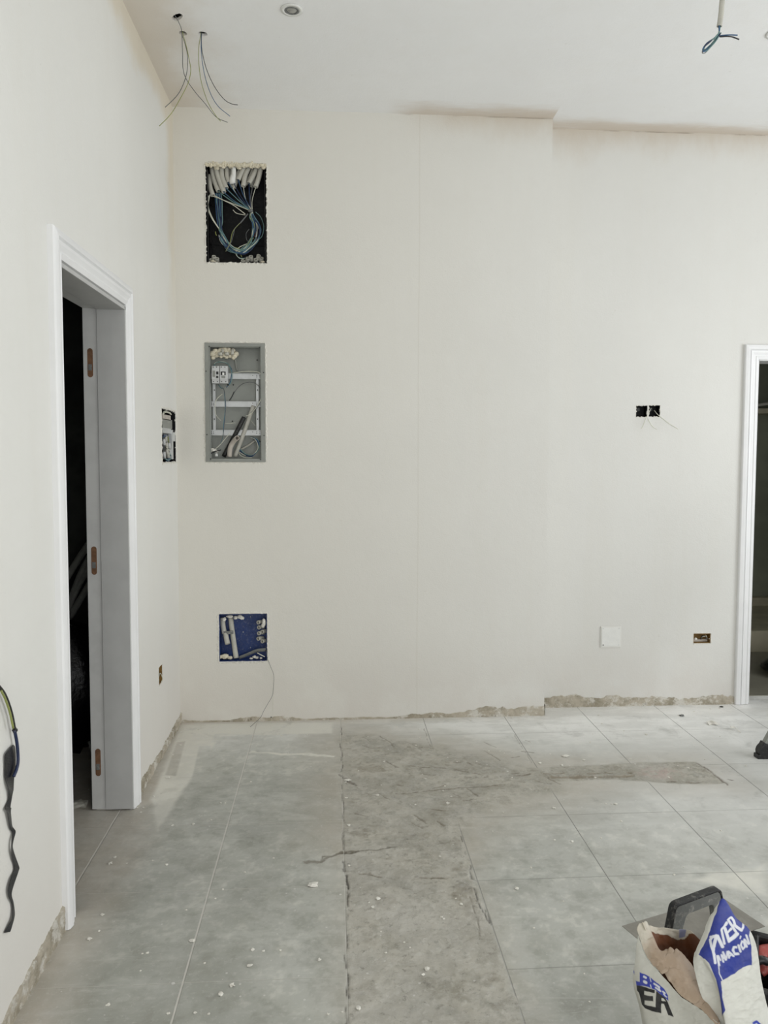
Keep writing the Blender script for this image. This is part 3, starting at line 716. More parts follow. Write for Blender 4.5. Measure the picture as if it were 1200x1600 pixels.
for (zx, zy) in ((195, 155), (765, 170), (160, 437), (813, 452), (170, 1157), (818, 1167), (213, 1433), (778, 1440)):
    p = Z2(zx, zy, -.004); MB().tube([p, p+Vector((0, -.0012, 0))], .0032, 10, smooth=1).build('screw_hole', 'black', b2)
for (zx, zy) in ((470, 592), (460, 1005), (740, 310)):
    p = Z2(zx, zy, .094); MB().tube([p, p+Vector((0, -.003, 0))], .004, 8, smooth=1).build('rivet', 'black', b2)
def rail(y0_, y1_, x0_, x1_, d):
    a, b = Z2(x0_, y1_, d), Z2(x1_, y0_, d); mb = MB()
    mb.box((a.x, D+d, a.z), (b.x, D+d+.002, b.z)); mb.box((a.x, D+d-.006, a.z), (b.x, D+d, a.z+.002)); mb.box((a.x, D+d-.006, b.z-.002), (b.x, D+d, b.z))
    return mb
for (y0_, y1_) in ((465, 522), (780, 840), (1105, 1165)):
    o = rail(y0_, y1_, 207, 790, .045).build('din_rail', 'rail', b2)
    hb = MB()
    for zx in (225, 245, 690, 735, 770):
        for zy in ((y0_+y1_)/2-9, (y0_+y1_)/2+9):
            if zx == 690 and zy > (y0_+y1_)/2: continue
            p = Z2(zx, zy, .0445-.0058*0); MB().tube([p, p+Vector((0, -.0008, 0))], .0022, 8, smooth=1).build('slot', 'black', o)
for (x0_, x1_) in ((243, 266), (733, 757)):
    a, b = Z2(x0_, 1110, .055), Z2(x1_, 500, .055)
    o = MB().box((a.x, D+.05, a.z), (b.x, D+.056, b.z)).build('upright', 'rail', b2)
    hb = MB()
    for zy in (650, 800, 980):
        p = Z2((x0_+x1_)/2, zy, .0495); MB().tube([p, p+Vector((0, -.001, 0))], .0035, 8, smooth=1).build('screw', 'black', o)
for zx in (222, 775):
    hb = MB()
    for q in range(34): p = Z2(zx, 540+q*25, .06); hb.box((p.x-.0035, D+.058, p.z-.001), (p.x+.0035, D+.062, p.z+.001))
    hb.build('vent_slots', 'grey_flange', b2)
ragged_rim('plaster_rim', b2, 1, D, -1, (B2[0]-.003, B2[1]+.003, B2[2]-.003, B2[3]+.003), .012, 8, h=.003, inner=.002)
for (x0_, x1_, lab, left) in ((225, 309, 'left of the two circuit breakers in the grey panel, with two small black windows', True), (318, 404, 'right of the two circuit breakers in the grey panel, with black rocker switch', False)):
    a, b = Z2(x0_, 573, .008), Z2(x1_, 376, .008); cx_ = (a.x+b.x)/2
    t = thing('circuit_breaker', lab, 'circuit breaker', (cx_, D+.02, a.z))
    mb = MB(); mb.box((a.x, D+.012, a.z), (b.x, D+.042, b.z)); H_ = b.z-a.z
    mb.box((a.x, D+.006, a.z+H_*.2), (b.x, D+.012, b.z-H_*.2)); mb.build('body', 'breaker', t, bevel=.001)
    for zx, zy in ((x0_+16, 390), (x1_-30, 390), (x0_+20, 555), (x1_-20, 555)):
        p = Z2(zx, zy, .0115); MB().tube([p, p+Vector((0, -.001, 0))], .0028, 8, smooth=1).build('terminal', 'black', t)
    if left:
        for (q0, q1) in ((440, 473), (490, 515)):
            p, q = Z2(275, q1, .006), Z2(300, q0, .006); MB().box((p.x, D+.0045, p.z), (q.x, D+.0065, q.z)).build('window', 'black', t)
        p, q = Z2(235, 500, .006), Z2(262, 430, .006); MB().box((p.x, D+.0052, p.z), (q.x, D+.0062, q.z)).build('printed_label', 'grey_flange', t)
    else:
        p, q = Z2(328, 480, .006), Z2(382, 440, .006); MB().box((p.x, D+.0045, p.z), (q.x, D+.0065, q.z)).build('switch_slot', 'black', t)
        p, q = Z2(346, 482, .0), Z2(366, 452, .0); MB().box((p.x, D-.004, p.z), (q.x, D+.0055, q.z)).build('switch_lever', 'white_plastic', t)
        p, q = Z2(335, 515, .006), Z2(378, 490, .006); MB().box((p.x, D+.0052, p.z), (q.x, D+.0062, q.z)).build('printed_label', 'grey_flange', t)
mb = MB()
for (zx, zy, r_, q) in ((270, 205, .013, 11), (325, 195, .012, 12), (375, 190, .012, 13), (420, 195, .012, 14), (465, 200, .011, 15), (485, 265, .012, 16), (430, 265, .010, 17), (360, 255, .011, 18), (275, 255, .012, 19), (245, 238, .017, 1), (300, 215, .012, 2), (350, 205, .012, 3), (395, 215, .012, 4), (440, 220, .011, 5), (500, 240, .012, 6), (390, 275, .010, 7), (330, 270, .009, 8), (470, 285, .010, 9), (240, 285, .010, 10)):
    mb.blob(Z2(zx, zy, .03), r_*1.15, r_, r_, q, .22, 10, 8)
tag(mb.build('dried_plaster', 'foam', smooth=True), 'cream lump of dried plaster in the top left of the grey panel', 'plaster lump')
for (pts, r_, m, lab, hol) in (
    ([(360, 1405, .05), (430, 1270, .045), (510, 1120, .035), (592, 958, .03)], .0118, 'black', 'short black pipe slanting inside the grey panel', .25),
    ([(488, 1405, .055), (540, 1270, .05), (610, 1080, .045), (700, 830, .035)], .0115, 'conduit', 'long grey pipe slanting up to the right inside the grey panel', .2),
    ([(425, 1408, .03), (432, 1320, .025), (455, 1262, .022), (490, 1215, .006), (508, 1198, -.008), (512, 1195, -.022)], .0128, 'conduit_tan', 'curved pale pipe with its open end facing the room, in the grey panel', .28),
    ([(545, 1330, .07), (640, 1280, .07), (715, 1225, .07)], .0055, 'conduit', 'thin grey pipe in the lower right corner of the grey panel', 0),
    ([(345, 185, .02), (352, 235, .018)], .007, 'conduit', 'first small grey conduit poking through the dried plaster in the grey panel', .3),
    ([(300, 240, .01), (345, 238, .008)], .009, 'conduit', 'grey conduit end lying on the dried plaster, left, in the grey panel', .3),
    ([(375, 240, .01), (420, 238, .008)], .009, 'conduit', 'grey conduit end lying on the dried plaster, middle, in the grey panel', .3),
    ([(460, 190, .02), (458, 250, .012)], .008, 'conduit', 'grey conduit end on the dried plaster, right, in the grey panel', .3),
    ([(490, 240, .06), (495, 330, .065), (515, 440, .07)], .005, 'grey_flange', 'thin dark cable running down behind the top rail of the grey panel', 0)):
    tag(MB().tube([Z2(*p) for p in pts], r_, 16, hollow=hol).build('pipe', m, smooth=True), lab, 'pipe')
o = MB()
for (zx, zy, r_) in ((240, 1330, .013), (275, 1345, .009), (215, 1345, .009)): o.blob(Z2(zx, zy, .03), r_*1.3, r_, r_*.8, int(zx), .3, 8, 6)
tag(o.build('dried_plaster', 'plaster'), 'grey plaster lump in the lower left corner of the grey panel', 'plaster lump')
o = MB().tube([Z2(278, 1405, .03), Z2(275, 1370, .03)], .008, 12, smooth=1).build('plug', 'white_plastic', smooth=True); tag(o, 'small white plug at the bottom left of the grey panel', 'plug')
o = MB().tube([Z2(210, 1372, .02), Z2(260, 1350, .02), Z2(330, 1330, .02)], .006, 8, flat=.5).build('black_tape', 'tape', smooth=True); tag(o, 'scrap of black tape in the lower left corner of the grey panel', 'tape')
P2 = dict(where='inside the grey electrical panel', grp='wires in the grey panel', Zf=Z2)
bwire([(470, 455, .03), (600, 440, .02), (710, 440, .01), (770, 458, .005), (803, 520, .002), (802, 640, .002), (780, 760, .004), (720, 860, .01), (660, 925, .015), (615, 945, .02)], 'w_white', .0019, **P2)
bwire([(440, 755, .03), (485, 670, .03), (560, 590, .03), (640, 562, .02), (720, 575, .015), (780, 640, .008), (790, 740, .005), (740, 840, .01), (665, 915, .02)], 'w_grey', .0019, **P2)
bwire([(425, 770, .03), (450, 730, .03), (480, 670, .03)], 'w_black', .003, **P2)
for q in range(4):
    bwire([jit((250, 380, .05), 5), jit((270, 340, .05), 5), jit((330, 330, .045), 5), jit((400, 350, .045), 6), jit((445, 420, .04), 8), jit((450, 500, .04), 8), jit((430, 570, .04), 6), jit((385, 625, .035), 6)], ('w_teal', 'w_blue', 'w_teal', 'w_white')[q], .0020, **P2)
for q in range(3):
    bwire([jit((300, 590, .04), 6), jit((330, 625, .035), 5), jit((360, 640, .03), 4), (372+q*4, 760, .02), (375+q*3, 880, .02), (358+q*5, 1030, .02), (350, 1180, .02), (320, 1270, .02)], ('w_teal', 'w_blue', 'w_grey')[q], .0017, **P2)
bwire([(405, 595, .03), (415, 588, .028)], 'w_black', .005, **P2)
bwire([(345, 695, .03), (285, 750, .03), (262, 830, .03), (272, 930, .03), (330, 1000, .03)], 'w_white', .0016, **P2)
bwire([(370, 1030, .04), (440, 1030, .04), (490, 1022, .04)], 'w_white', .0013, **P2)
bwire([(265, 1322, .01), (320, 1270, .01), (380, 1200, .008), (430, 1140, .01)], 'w_white', .0016, **P2)
bwire([(640, 960, .05), (690, 1020, .05), (720, 1060, .05)], 'w_white', .0011, **P2)
for q in range(5):
    m = ('w_teal', 'w_blue', 'w_navy', 'w_blue', 'w_white')[q]
    bwire([(545-q*3, 1320+q*8, .05), jit((600, 1372+q*5, .04), 5), jit((680, 1395+q*2, .035), 5), jit((745, 1350-q*6, .03), 6), (768-q*5, 1270, .03), (740-q*6, 1210, .035), (665, 1185, .04)], m, .0024, **P2)
bwire([(530, 1365, .02), (560, 1400, .02), (610, 1418, .02), (680, 1418, .02)], 'w_white', .0015, **P2)
for q in range(2): bwire([(690, 1185+q*12, .045), (730, 1215+q*8, .04), (775, 1235+q*6, .04)], 'w_navy', .003, **P2)

# --- blue box, bottom
b3 = thing('junction_box', 'square blue recessed junction box low on the back wall', 'junction box', (.336, D, B3[2]))
housing(b3, 1, D, .07, B3, 'blue_box')
mb = MB()
for (zx, zy) in ((420, 320), (500, 330), (580, 410), (500, 520), (430, 510), (590, 290), (600, 500), (480, 380)):
    p = Z3(zx, zy, .064); n = 20
    for r_ in (.011,):
        ring = [(p.x+r_*math.cos(2*math.pi*i/n), p.z+r_*math.sin(2*math.pi*i/n)) for i in range(n+1)]
        mb.tube([(a, D+.0665, b) for a, b in ring], .0008, 5, smooth=1)
mb.build('knockout_rings', 'blue_box', b3)
for zx, zy in ((572, 190), (572, 575), (480, 380)):
    p = Z3(zx, zy, .066); MB().blob((p.x, p.y, p.z), .002, .003, .004, 2).build('screw', 'rail', b3)
ragged_rim('plaster_rim', b3, 1, D, -1, B3, .014, 15, inner=.004, h=.003)
L3 = 'in the blue junction box'
for pts, r_, lab in (([(222, 200, .045), (228, 300, .04), (245, 400, .03)], .0135, 'upper left wide grey conduit ending under the grey strap '+L3),
                     ([(258, 395, .03), (268, 450, .02), (285, 530, .005)], .0135, 'grey conduit with open end showing at lower left '+L3),
                     ([(322, 190, .05), (338, 330, .045), (362, 500, .035), (392, 705, .02)], .0135, 'long grey conduit running top to bottom '+L3)):
    tag(MB().tube([Z3(*p) for p in pts], r_, 18, hollow=.25).build('conduit', 'conduit', smooth=True), lab, 'conduit')
a, b = Z3(295, 385, .018), Z3(295, 385, .018)
tag(MB().obox(Z3(295, 387, .022), (.0265, 0, .001), (0, .004, 0), (0, 0, .0085)).build('strap', 'grip', bevel=.002), 'grey strap across two wide conduits in the blue junction box', 'strap')
for (zx, zy) in ((665, 262), (672, 325), (672, 398), (715, 378), (665, 465), (716, 498)):
    a = Z3(zx+60, zy-12, .05); b = Z3(zx, zy, .012)
    o = MB().tube([a, (a+b)/2+Vector((0, 0, .002)), b], .0105, 16, hollow=.35).build('conduit_stub', 'conduit', smooth=True)
    tag(o, 'small grey conduit end at the right side of the blue junction box', 'conduit', 'conduit ends at the right of the blue junction box')
mb = MB()
for (zx, zy, rx_, rz_) in ((738, 260, .0095, .022), (728, 300, .009, .012)): mb.blob(Z3(zx, zy, .01), rx_, .012, rz_, zx, .2, 10, 8)
tag(mb.build('dried_plaster', 'plaster', smooth=True), 'white plaster lump in the upper right corner of the blue junction box', 'plaster lump')
mb = MB()
for (zx, zy, rx_, rz_) in ((250, 685, .021, .014), (310, 700, .014, .009), (200, 690, .006, .010)): mb.blob(Z3(zx, zy, .015), rx_, .014, rz_, zx, .25, 10, 8)
tag(mb.build('dried_plaster', 'foam', smooth=True), 'cream plaster lump in the lower left corner of the blue junction box', 'plaster lump')
mb = MB()
for (zx, zy, rx_, rz_) in ((240, 220, .012, .010), (310, 185, .016, .008), (390, 200, .010, .009), (440, 190, .013, .010), (470, 205, .012, .008)): mb.blob(Z3(zx, zy, .02), rx_, .012, rz_, zx, .3, 10, 7)
tag(mb.build('dried_plaster', 'plaster'), 'row of plaster lumps along the top of the blue junction box', 'plaster lump')
mb = MB()
for (zx, zy, rx_, rz_) in ((620, 690, .010, .008), (655, 700, .008, .006), (580, 710, .010, .005), (700, 705, .007, .005)): mb.blob(Z3(zx, zy, .02), rx_, .01, rz_, zx, .3, 10, 7)
tag(mb.build('dried_plaster', 'plaster'), 'crumbly plaster at the lower right of the blue junction box', 'plaster lump')
mb = MB(); rib = [(430, 700, .02), (520, 665, .015), (640, 615, .0), (762, 598, -.008)]
lo = spline([Z3(p[0], p[1]+22, p[2]+.004) for p in rib], 6); hi = spline([Z3(p[0], p[1]-18, p[2]) for p in rib], 6); n = len(lo)
mb.add(lo+hi+[p+Vector((0, .0015, 0)) for p in lo+hi], [(i, i+1, n+i+1, n+i) for i in range(n-1)]+[(2*n+i, 3*n+i, 3*n+i+1, 2*n+i+1) for i in range(n-1)]+[(n+i, n+i+1, 3*n+i+1, 3*n+i) for i in range(n-1)]+[(i+1, i, 2*n+i, 2*n+i+1) for i in range(n-1)])
tag(mb.build('tape', 'grip', smooth=True), 'grey tape strip rising to the right across the blue junction box', 'tape')
tag(MB().tube([Z3(655, 640, -.004), Z3(700, 665, -.006), Z3(750, 690, -.004)], .0024, 8).build('wire', 'w_white', smooth=True), 'short white wire end at the lower right of the blue junction box', 'wire')
tag(MB().blob(Z3(765, 612, -.002), .0048, .006, .004, 5).blob(Z3(655, 637, .0), .004, .005, .004, 8).build('black_tape', 'tape', smooth=True), 'two dabs of black tape at the right edge of the blue junction box', 'tape')
hp = [(768, 615, .0), (782, 700, -.012), (825, 820, -.03), (862, 920, -.04), (858, 1080, -.045), (842, 1180, -.045), (780, 1290, -.05), (735, 1370, -.06), (695, 1450, -.07)]
pts = [Z3(*p) for p in hp]+[onz(320+620/8, 940+1520/8, .012), onz(320+570/8, 940+1565/8, .002)]
tag(MB().tube(pts, .0011, 6).build('wire', 'w_grey', smooth=True), 'thin grey wire hanging from the blue junction box, bending left to the floor', 'wire')
pts = [Z3(770, 640, -.002), Z3(800, 790, -.012), Z3(838, 940, -.02), Z3(850, 1060, -.02), Z3(855, 1200, -.02), Z3(845, 1400, -.02), Z3(835, 1478, -.03), onz(320+822/8, 940+1560/8, .002)]
tag(MB().tube(pts, .0006, 6).build('wire', 'w_white', smooth=True), 'very thin pale wire hanging straight down from the blue junction box', 'wire')
tag(MB().blob(Z3(830, 1445, -.001), .003, .003, .003, 5).build('nail', 'w_black', smooth=True), 'tiny black nail low on the back wall under the blue box', 'nail')

# --- box in the left wall
def ZL(zx, zy, d=-.03): return onx(230+zx/13.33, 620+zy/13.33, d)
b4 = thing('junction_box', 'narrow looking recessed box in the left wall beside the corner, full of modules', 'junction box', (0, 3.93, LB[2]))
housing(b4, 0, 0, -.09, LB, 'black_box')
ragged_rim('plaster_rim', b4, 0, 0, 1, LB, .012, 25, inner=.006, h=.003)
def lbox(name, zx0, zx1, zy0, zy1, d0, d1, m, lab=None, par=None, cat='module'):
    p, q = ZL(zx0, zy1, d0), ZL(zx1, zy0, d0)
    o = MB().box((d1, p.y, min(p.z, q.z)), (d0, q.y, max(p.z, q.z))).build(name, m, par, bevel=.001)
    if lab: tag(o, lab, cat)
    return o
mt = lbox('control_module', 322, 520, 485, 650, -.012, -.07, 'grey_flange', 'grey control module in the recessed box of the left wall')
lbox('terminal_strip', 325, 495, 665, 750, -.010, -.06, 'rail', 'pale terminal strip below the grey module in the left wall box')
lbox('transformer', 325, 490, 395, 470, -.012, -.06, 'conduit_tan', 'pinkish transformer above the grey module in the left wall box')
lbox('divider', 522, 540, 690, 1300, -.004, -.05, 'rail', 'upright pale divider strip in the left wall box', cat='strip')
lbox('cover_plate', 542, 600, 745, 925, -.002, -.02, 'breaker', 'pale square plate at the right edge of the left wall box', cat='plate')
wm = ('w_white', 'w_white', 'w_navy', 'w_blue', 'w_green', 'w_white', 'w_teal', 'w_grey')
for q, pp in enumerate([[(330, 360), (380, 320), (450, 335), (480, 360)], [(320, 355), (360, 300), (470, 330), (500, 370)], [(330, 790), (380, 830), (430, 790)], [(330, 840), (370, 800), (420, 830)],
                        [(430, 830), (440, 900), (450, 950)], [(400, 1050), (430, 1090), (470, 1120)], [(460, 1180), (500, 1260), (440, 1320), (370, 1290)], [(470, 1040), (500, 1100), (500, 1200)]]):
    k_ = kinds[wm[q]]
    wire('wire', [ZL(a, b, -.012) for a, b in pp], .003, wm[q], f'{k_} wire inside the recessed box of the left wall', 'wire', f'{k_} wires in the left wall box')
for q in range(3): wire('wire', [ZL(380+q*20, 1300, -.02), ZL(420, 1340-q*15, -.015), ZL(480, 1300-q*20, -.02), ZL(490, 1230-q*10, -.02)], .003, 'w_blue', 'bright blue wire inside the recessed box of the left wall', 'wire', 'bright blue wires in the left wall box')
for q, (zx, zy) in enumerate(((345, 940), (400, 1010), (455, 1020), (410, 1150), (350, 1210), (430, 1210), (470, 1150), (385, 870))):
    p = ZL(zx, zy, -.015)
    tag(MB().tube([p+Vector((0, .005, -.014)), p+Vector((0, -.005, .014))], .009, 8, smooth=1).build('wire_connector', 'conduit' if q % 2 else 'breaker', smooth=True), 'small pale wire connector inside the recessed box of the left wall', 'connector', 'wire connectors in the left wall box')

# --- small wall boxes
t = thing('socket_box', 'small ochre recessed socket box low on the left wall near the corner', 'socket box', (0, 3.66, LS[2]))
housing(t, 0, 0, -.05, LS, 'brown_box'); ragged_rim('plaster_rim', t, 0, 0, 1, LS, .006, 35, h=.002)
tag(MB().tube([onx(247, 1064, -.01), onx(250, 1052, .004), onx(254, 1060, .012), onx(252, 1066, .012)], .0018, 6).build('wire', 'w_white', smooth=True), 'short pale wire poking out of the ochre socket box on the left wall', 'wire')
t = thing('socket_box', 'ochre rectangular recessed socket box low on the back wall near the right door', 'socket box', (2.936, D2, K3[2]))
housing(t, 1, D2, .05, K3, 'brown_box', ridges=[]); ragged_rim('plaster_rim', t, 1, D2, -1, K3, .007, 36, h=.002, inner=.002)
def ZB(zx, zy, d=.02): return ony(1060+zx/17.14, 970+zy/17.14, D2+d)
MB().blob(ZB(470, 480, -.002), .0065, .006, .0055, 4).build('screw_tab', 'plaster', t); MB().blob(ZB(825, 480, .0), .0022, .003, .0022, 4).build('screw_post', 'plaster', t)
MB().box((K3[0]+.004, D2+.03, K3[2]+.003), (K3[1]-.004, D2+.046, K3[2]+.016)).build('base_plate', 'conduit_tan', t)  # pale tan plate across the bottom of the box
for q in range(4):
    m = ('w_black', 'w_grey', 'w_white', 'w_black')[q]
    tag(MB().tube([ZB(600, 500-q*8, .03), ZB(620+q*8, 420+q*6, .012), ZB(680+q*10, 400+q*8, .006), ZB(740+q*4, 440+q*8, .012), ZB(760, 500, .03)], .0022, 6).build('wire', m, smooth=True), 'curled wire end inside the ochre socket box by the right door', 'wire', 'wires in the ochre socket box')
tag(MB().tube([ZB(725, 380, .006), ZB(755, 420, .0), ZB(768, 480, .01)], .0014, 6).build('wire', 'w_white', smooth=True), 'yellowish curved wire end at the right inside the ochre socket box by the right door', 'wire')
for (Kx, lab, sd) in ((K1, 'left of the two small black mounting boxes at eye height on the back wall', 44), (K2, 'right of the two small black mounting boxes at eye height on the back wall', 45)):
    t = thing('socket_box', lab, 'socket box', ((Kx[0]+Kx[1])/2, D2, Kx[2]))
    housing(t, 1, D2, .045, Kx, 'black_box'); ragged_rim('plaster_rim', t, 1, D2, -1, Kx, .005, sd, h=.0015, inner=.005)
    mb = MB()
    for (fx, fz) in ((0, .5), (1, .5), (.5, 1.0), (.5, 0)): mb.blob((Kx[0]+(Kx[1]-Kx[0])*fx, D2+.003, Kx[2]+(Kx[3]-Kx[2])*fz), .005, .004, .005, int(fx*9+fz*5), .3, 8, 6)
    mb.build('plaster_tab', 'plaster', t)
    MB().box((Kx[0]+.012, D2+.030, Kx[2]+.036), (Kx[0]+.032, D2+.044, Kx[3]-.012)).build('terminal_block', 'black', t)
def ZW(zx, zy, d=-.02): return ony(960+zx/5, 600+zy/5, D2+d)
for pts, m, lab in (([(285, 190, .02), (275, 215, -.01), (245, 270, -.03), (222, 330, -.04), (208, 350, -.04)], 'w_white', 'thin wire curving down to the left from the two black mounting boxes'),
                    ([(262, 270, -.01), (275, 300, -.03), (300, 335, -.04), (332, 354, -.045)], 'w_white', 'short middle wire under the two black mounting boxes'),
                    ([(310, 205, .02), (340, 240, -.01), (400, 290, -.03), (450, 325, -.04), (498, 352, -.05)], 'w_white', 'longest thin wire reaching down right from the two black mounting boxes')):
    tag(MB().tube([ZW(*p) for p in pts], .0019, 6).build('wire', m, smooth=True), lab, 'wire')
pl = thing('cover_plate', 'white square blank cover plate low on the set back wall', 'cover plate', (2.40, D2, .34))
MB().box((2.338, D2-.006, .342), (2.458, D2-.0005, .464)).build('plate', 'wall_plain', pl, bevel=.002)
MB().box((2.344, D2-.0085, .350), (2.451, D2-.006, .458)).build('panel', 'white_plastic', pl, bevel=.0015)
for (a, b) in ((2.352, .452), (2.443, .452), (2.443, .358)): MB().box((a-.002, D2-.0092, b-.002), (a+.002, D2-.0084, b+.002)).build('screw', 'rail', pl)
o = MB().box((2.350, D2-.0094, .355), (2.356, D2-.0084, .361)).build('screw', 'black', pl)

# ------------------------------------------------------------------ ceiling fittings
def ring(mb, c, r0, r1, z0, z1, n=40):
    vs = []; 
    for (r_, z_) in ((r0, z0), (r1, z0-.001), (r1, z1), (r0, z1)): vs += [(c[0]+r_*math.cos(2*math.pi*i/n), c[1]+r_*math.sin(2*math.pi*i/n), z_) for i in range(n)]
    fs = []
    for a in range(4):
        b = (a+1) % 4
        fs += [(a*n+i, a*n+(i+1) % n, b*n+(i+1) % n, b*n+i) for i in range(n)]
    mb.add(vs, fs)
def downlight(c, lab):
    t = thing('downlight', lab, 'ceiling light', (c[0], c[1], HC))
    mb = MB(); ring(mb, c, .044, .030, HC-.004, HC-.0005); mb.build('trim_ring', 'white_plastic', t, smooth=True)
    mb = MB(); ring(mb, c, .030, .022, HC-.005, HC-.0005); mb.build('inner_ring', 'grip', t, smooth=True)
    MB().blob((c[0], c[1], HC-.001), .0225, .0225, .007, 1, 0.0, 24, 10).build('lens', 'bulb', t, smooth=True)
pc = onz(456, 15, HC); downlight((pc.x, pc.y), 'round white recessed downlight left of centre in the ceiling')
pc = onz(1214, 52, HC); downlight((pc.x, pc.y), 'round recessed downlight at the right edge, cut by the picture edge')
def CW(zx, zy, y): return ony(200+zx/4, zy/4, y)
cwires = [
 ([(292, 90, 3.28), (302, 110, 3.285), (322, 150, 3.31), (335, 195, 3.37), (341, 330, 3.43), (343, 420, 3.44), (362, 490, 3.45), (420, 575, 3.46), (480, 645, 3.47), (550, 730, 3.48), (622, 765, 3.48)], 'w_grey', 'long dark wire from the upper ceiling hole, sweeping down to the right'),
 ([(335, 205, 3.41), (355, 270, 3.42), (372, 350, 3.42), (368, 450, 3.42), (340, 540, 3.40), (300, 605, 3.38), (233, 670, 3.36)], 'w_grey', 'grey wire from the small left ceiling hole, curling to the left'),
 ([(342, 205, 3.41), (360, 270, 3.42), (380, 360, 3.42), (392, 440, 3.42), (375, 520, 3.40), (330, 610, 3.38), (270, 710, 3.36), (196, 788, 3.34)], 'w_green', 'yellow green wire from the small left ceiling hole, lowest tip at left'),
 ([(455, 215, 3.41), (443, 290, 3.42), (443, 400, 3.43), (460, 520, 3.44), (500, 640, 3.45), (550, 725, 3.45), (580, 758, 3.46)], 'w_green', 'green wire from the right ceiling hole, ending lowest'),
 ([(458, 215, 3.41), (458, 320, 3.42), (475, 450, 3.43), (510, 570, 3.44), (560, 660, 3.45), (638, 727, 3.46)], 'w_blue', 'blue wire from the right ceiling hole, middle of three'),
 ([(459, 215, 3.41), (462, 310, 3.42), (490, 430, 3.43), (540, 540, 3.44), (600, 620, 3.45), (650, 650, 3.46), (686, 656, 3.46)], 'w_black', 'black wire from the right ceiling hole, reaching furthest right')]
for pts, m, lab in cwires:
    P = [CW(*p) for p in pts]; P = [Vector((P[0].x, P[0].y, HC+.04))]+P
    tag(MB().tube(P, .0015, 6, smooth=8).build('wire', m, smooth=True), lab, 'wire')
def CR(zx, zy, y=2.75): return ony(1060+zx/8.571, zy/8.571, y)
top = CR(588, -260); cc = CR(590, 0)
P = [Vector((top.x+.012, 2.76, HC+.03)), Vector((top.x+.010, 2.755, HC-.05)), CR(592, -60), CR(582, 60), CR(570, 200), CR(548, 355)]
o = MB().tube(P, .0092, 16, hollow=.3).build('conduit', 'conduit', smooth=True); tag(o, 'grey conduit hanging from the ceiling near the top right corner', 'conduit')
G = 'wires looped below the hanging conduit'
for q, (m, pts) in enumerate((('w_navy', [(552, 330), (550, 370), (540, 440), (510, 490), (430, 550), (350, 620), (325, 680), (345, 690), (400, 650), (470, 570), (540, 490), (560, 450)]),
                              ('w_teal', [(556, 330), (555, 380), (535, 450), (480, 510), (400, 570), (345, 640), (335, 680), (380, 680), (440, 620), (500, 550), (545, 480), (570, 440)]),
                              ('w_blue', [(548, 330), (545, 380), (545, 450), (500, 520), (440, 590), (380, 660), (335, 690), (330, 650), (380, 580), (450, 530), (520, 490), (560, 480), (640, 470), (720, 468), (790, 472)]),
                              ('w_black', [(550, 330), (548, 400), (545, 470), (560, 492), (640, 488), (710, 492), (760, 508), (812, 528)]),
                              ('w_grey', [(540, 440), (430, 560), (340, 640), (318, 700), (340, 716), (380, 690), (440, 620)]),
                              ('w_teal', [(545, 440), (500, 500), (470, 560), (420, 610), (370, 655), (340, 668)]))):
    tag(MB().tube([CR(a, b, 2.75+.004*math.sin(q*2.1+i)) for i, (a, b) in enumerate(pts)], .0024 if m != 'w_grey' else .0013, 6, smooth=6).build('wire', m, smooth=True),
        {'w_navy': 'dark navy', 'w_teal': 'teal', 'w_blue': 'bright blue with a loose end', 'w_black': 'black, loose to the right', 'w_grey': 'thin grey'}[m]+', wire looped below the conduit hanging from the ceiling', 'wire', G if m == 'w_teal' else None)

# ------------------------------------------------------------------ taped cable at the left edge
def ZC(zx, zy, d=.012): return onx(zx/2.907, 1050+zy/2.907, d)
t = thing('taped_cable', 'cable with yellow green wire hanging from the left wall, black tape streaming down', 'cable', tuple(ZC(60, 300, 0)))
MB().tube([ZC(-150, 60, .0), ZC(-110, 30, .012), ZC(-50, 30, .02), (ZC(0, 72)), ZC(28, 118), ZC(52, 190), ZC(66, 262)], .0042, 10).build('sleeve', 'black', t, smooth=True)
o = MB().tube([ZC(5, 85, .016), ZC(25, 125, .018), ZC(45, 185, .018), ZC(60, 255, .018)], .0028, 8).build('wire', 'w_green', t, smooth=True); o['label'] = 'yellow green wire'
o = MB().tube([ZC(66, 262, .012), ZC(78, 330, .013), ZC(82, 400, .014), ZC(76, 440, .014), ZC(62, 475, .012)], .0042, 8).build('wire', 'w_navy', t, smooth=True); o['label'] = 'navy wire curving back'
mb = MB()
mb.blob(ZC(68, 264, .012), .006, .006, .006, 4)
rows = [(330, 58, 66, 0), (350, 42, 68, .1), (375, 24, 70, .1), (420, 21, 70, 0), (470, 20, 64, 0), (500, 27, 62, 0), (530, 38, 60, 0), (548, 40, 58, 0), (580, 36, 52, 0), (608, 24, 46, 0), (622, 22, 50, 0), (640, 34, 48, 0), (690, 41, 54, 0), (715, 45, 62, 0), (730, 55, 70, 0),
        (760, 52, 60, 0), (800, 50, 57, 0), (840, 53, 68, 0), (880, 62, 86, 0), (905, 62, 84, 0), (930, 52, 76, 0), (980, 38, 56, 0), (1020, 38, 52, 0), (1050, 50, 60, 0), (1085, 56, 66, 0), (1120, 53, 64, 0), (1150, 38, 56, 0), (1172, 24, 46, 0), (1185, 17, 40, 0)]
Ls = spline([ZC(a, y_, .005+.002*math.sin(i*1.3)) for i, (y_, a, b, _) in enumerate(rows)], 4); Rs = spline([ZC(b, y_+(6 if i % 3 == 0 else -4), .005-.002*math.sin(i*1.1+1)) for i, (y_, a, b, _) in enumerate(rows)], 4); n = len(Ls)
th = Vector((.0009, 0, 0))
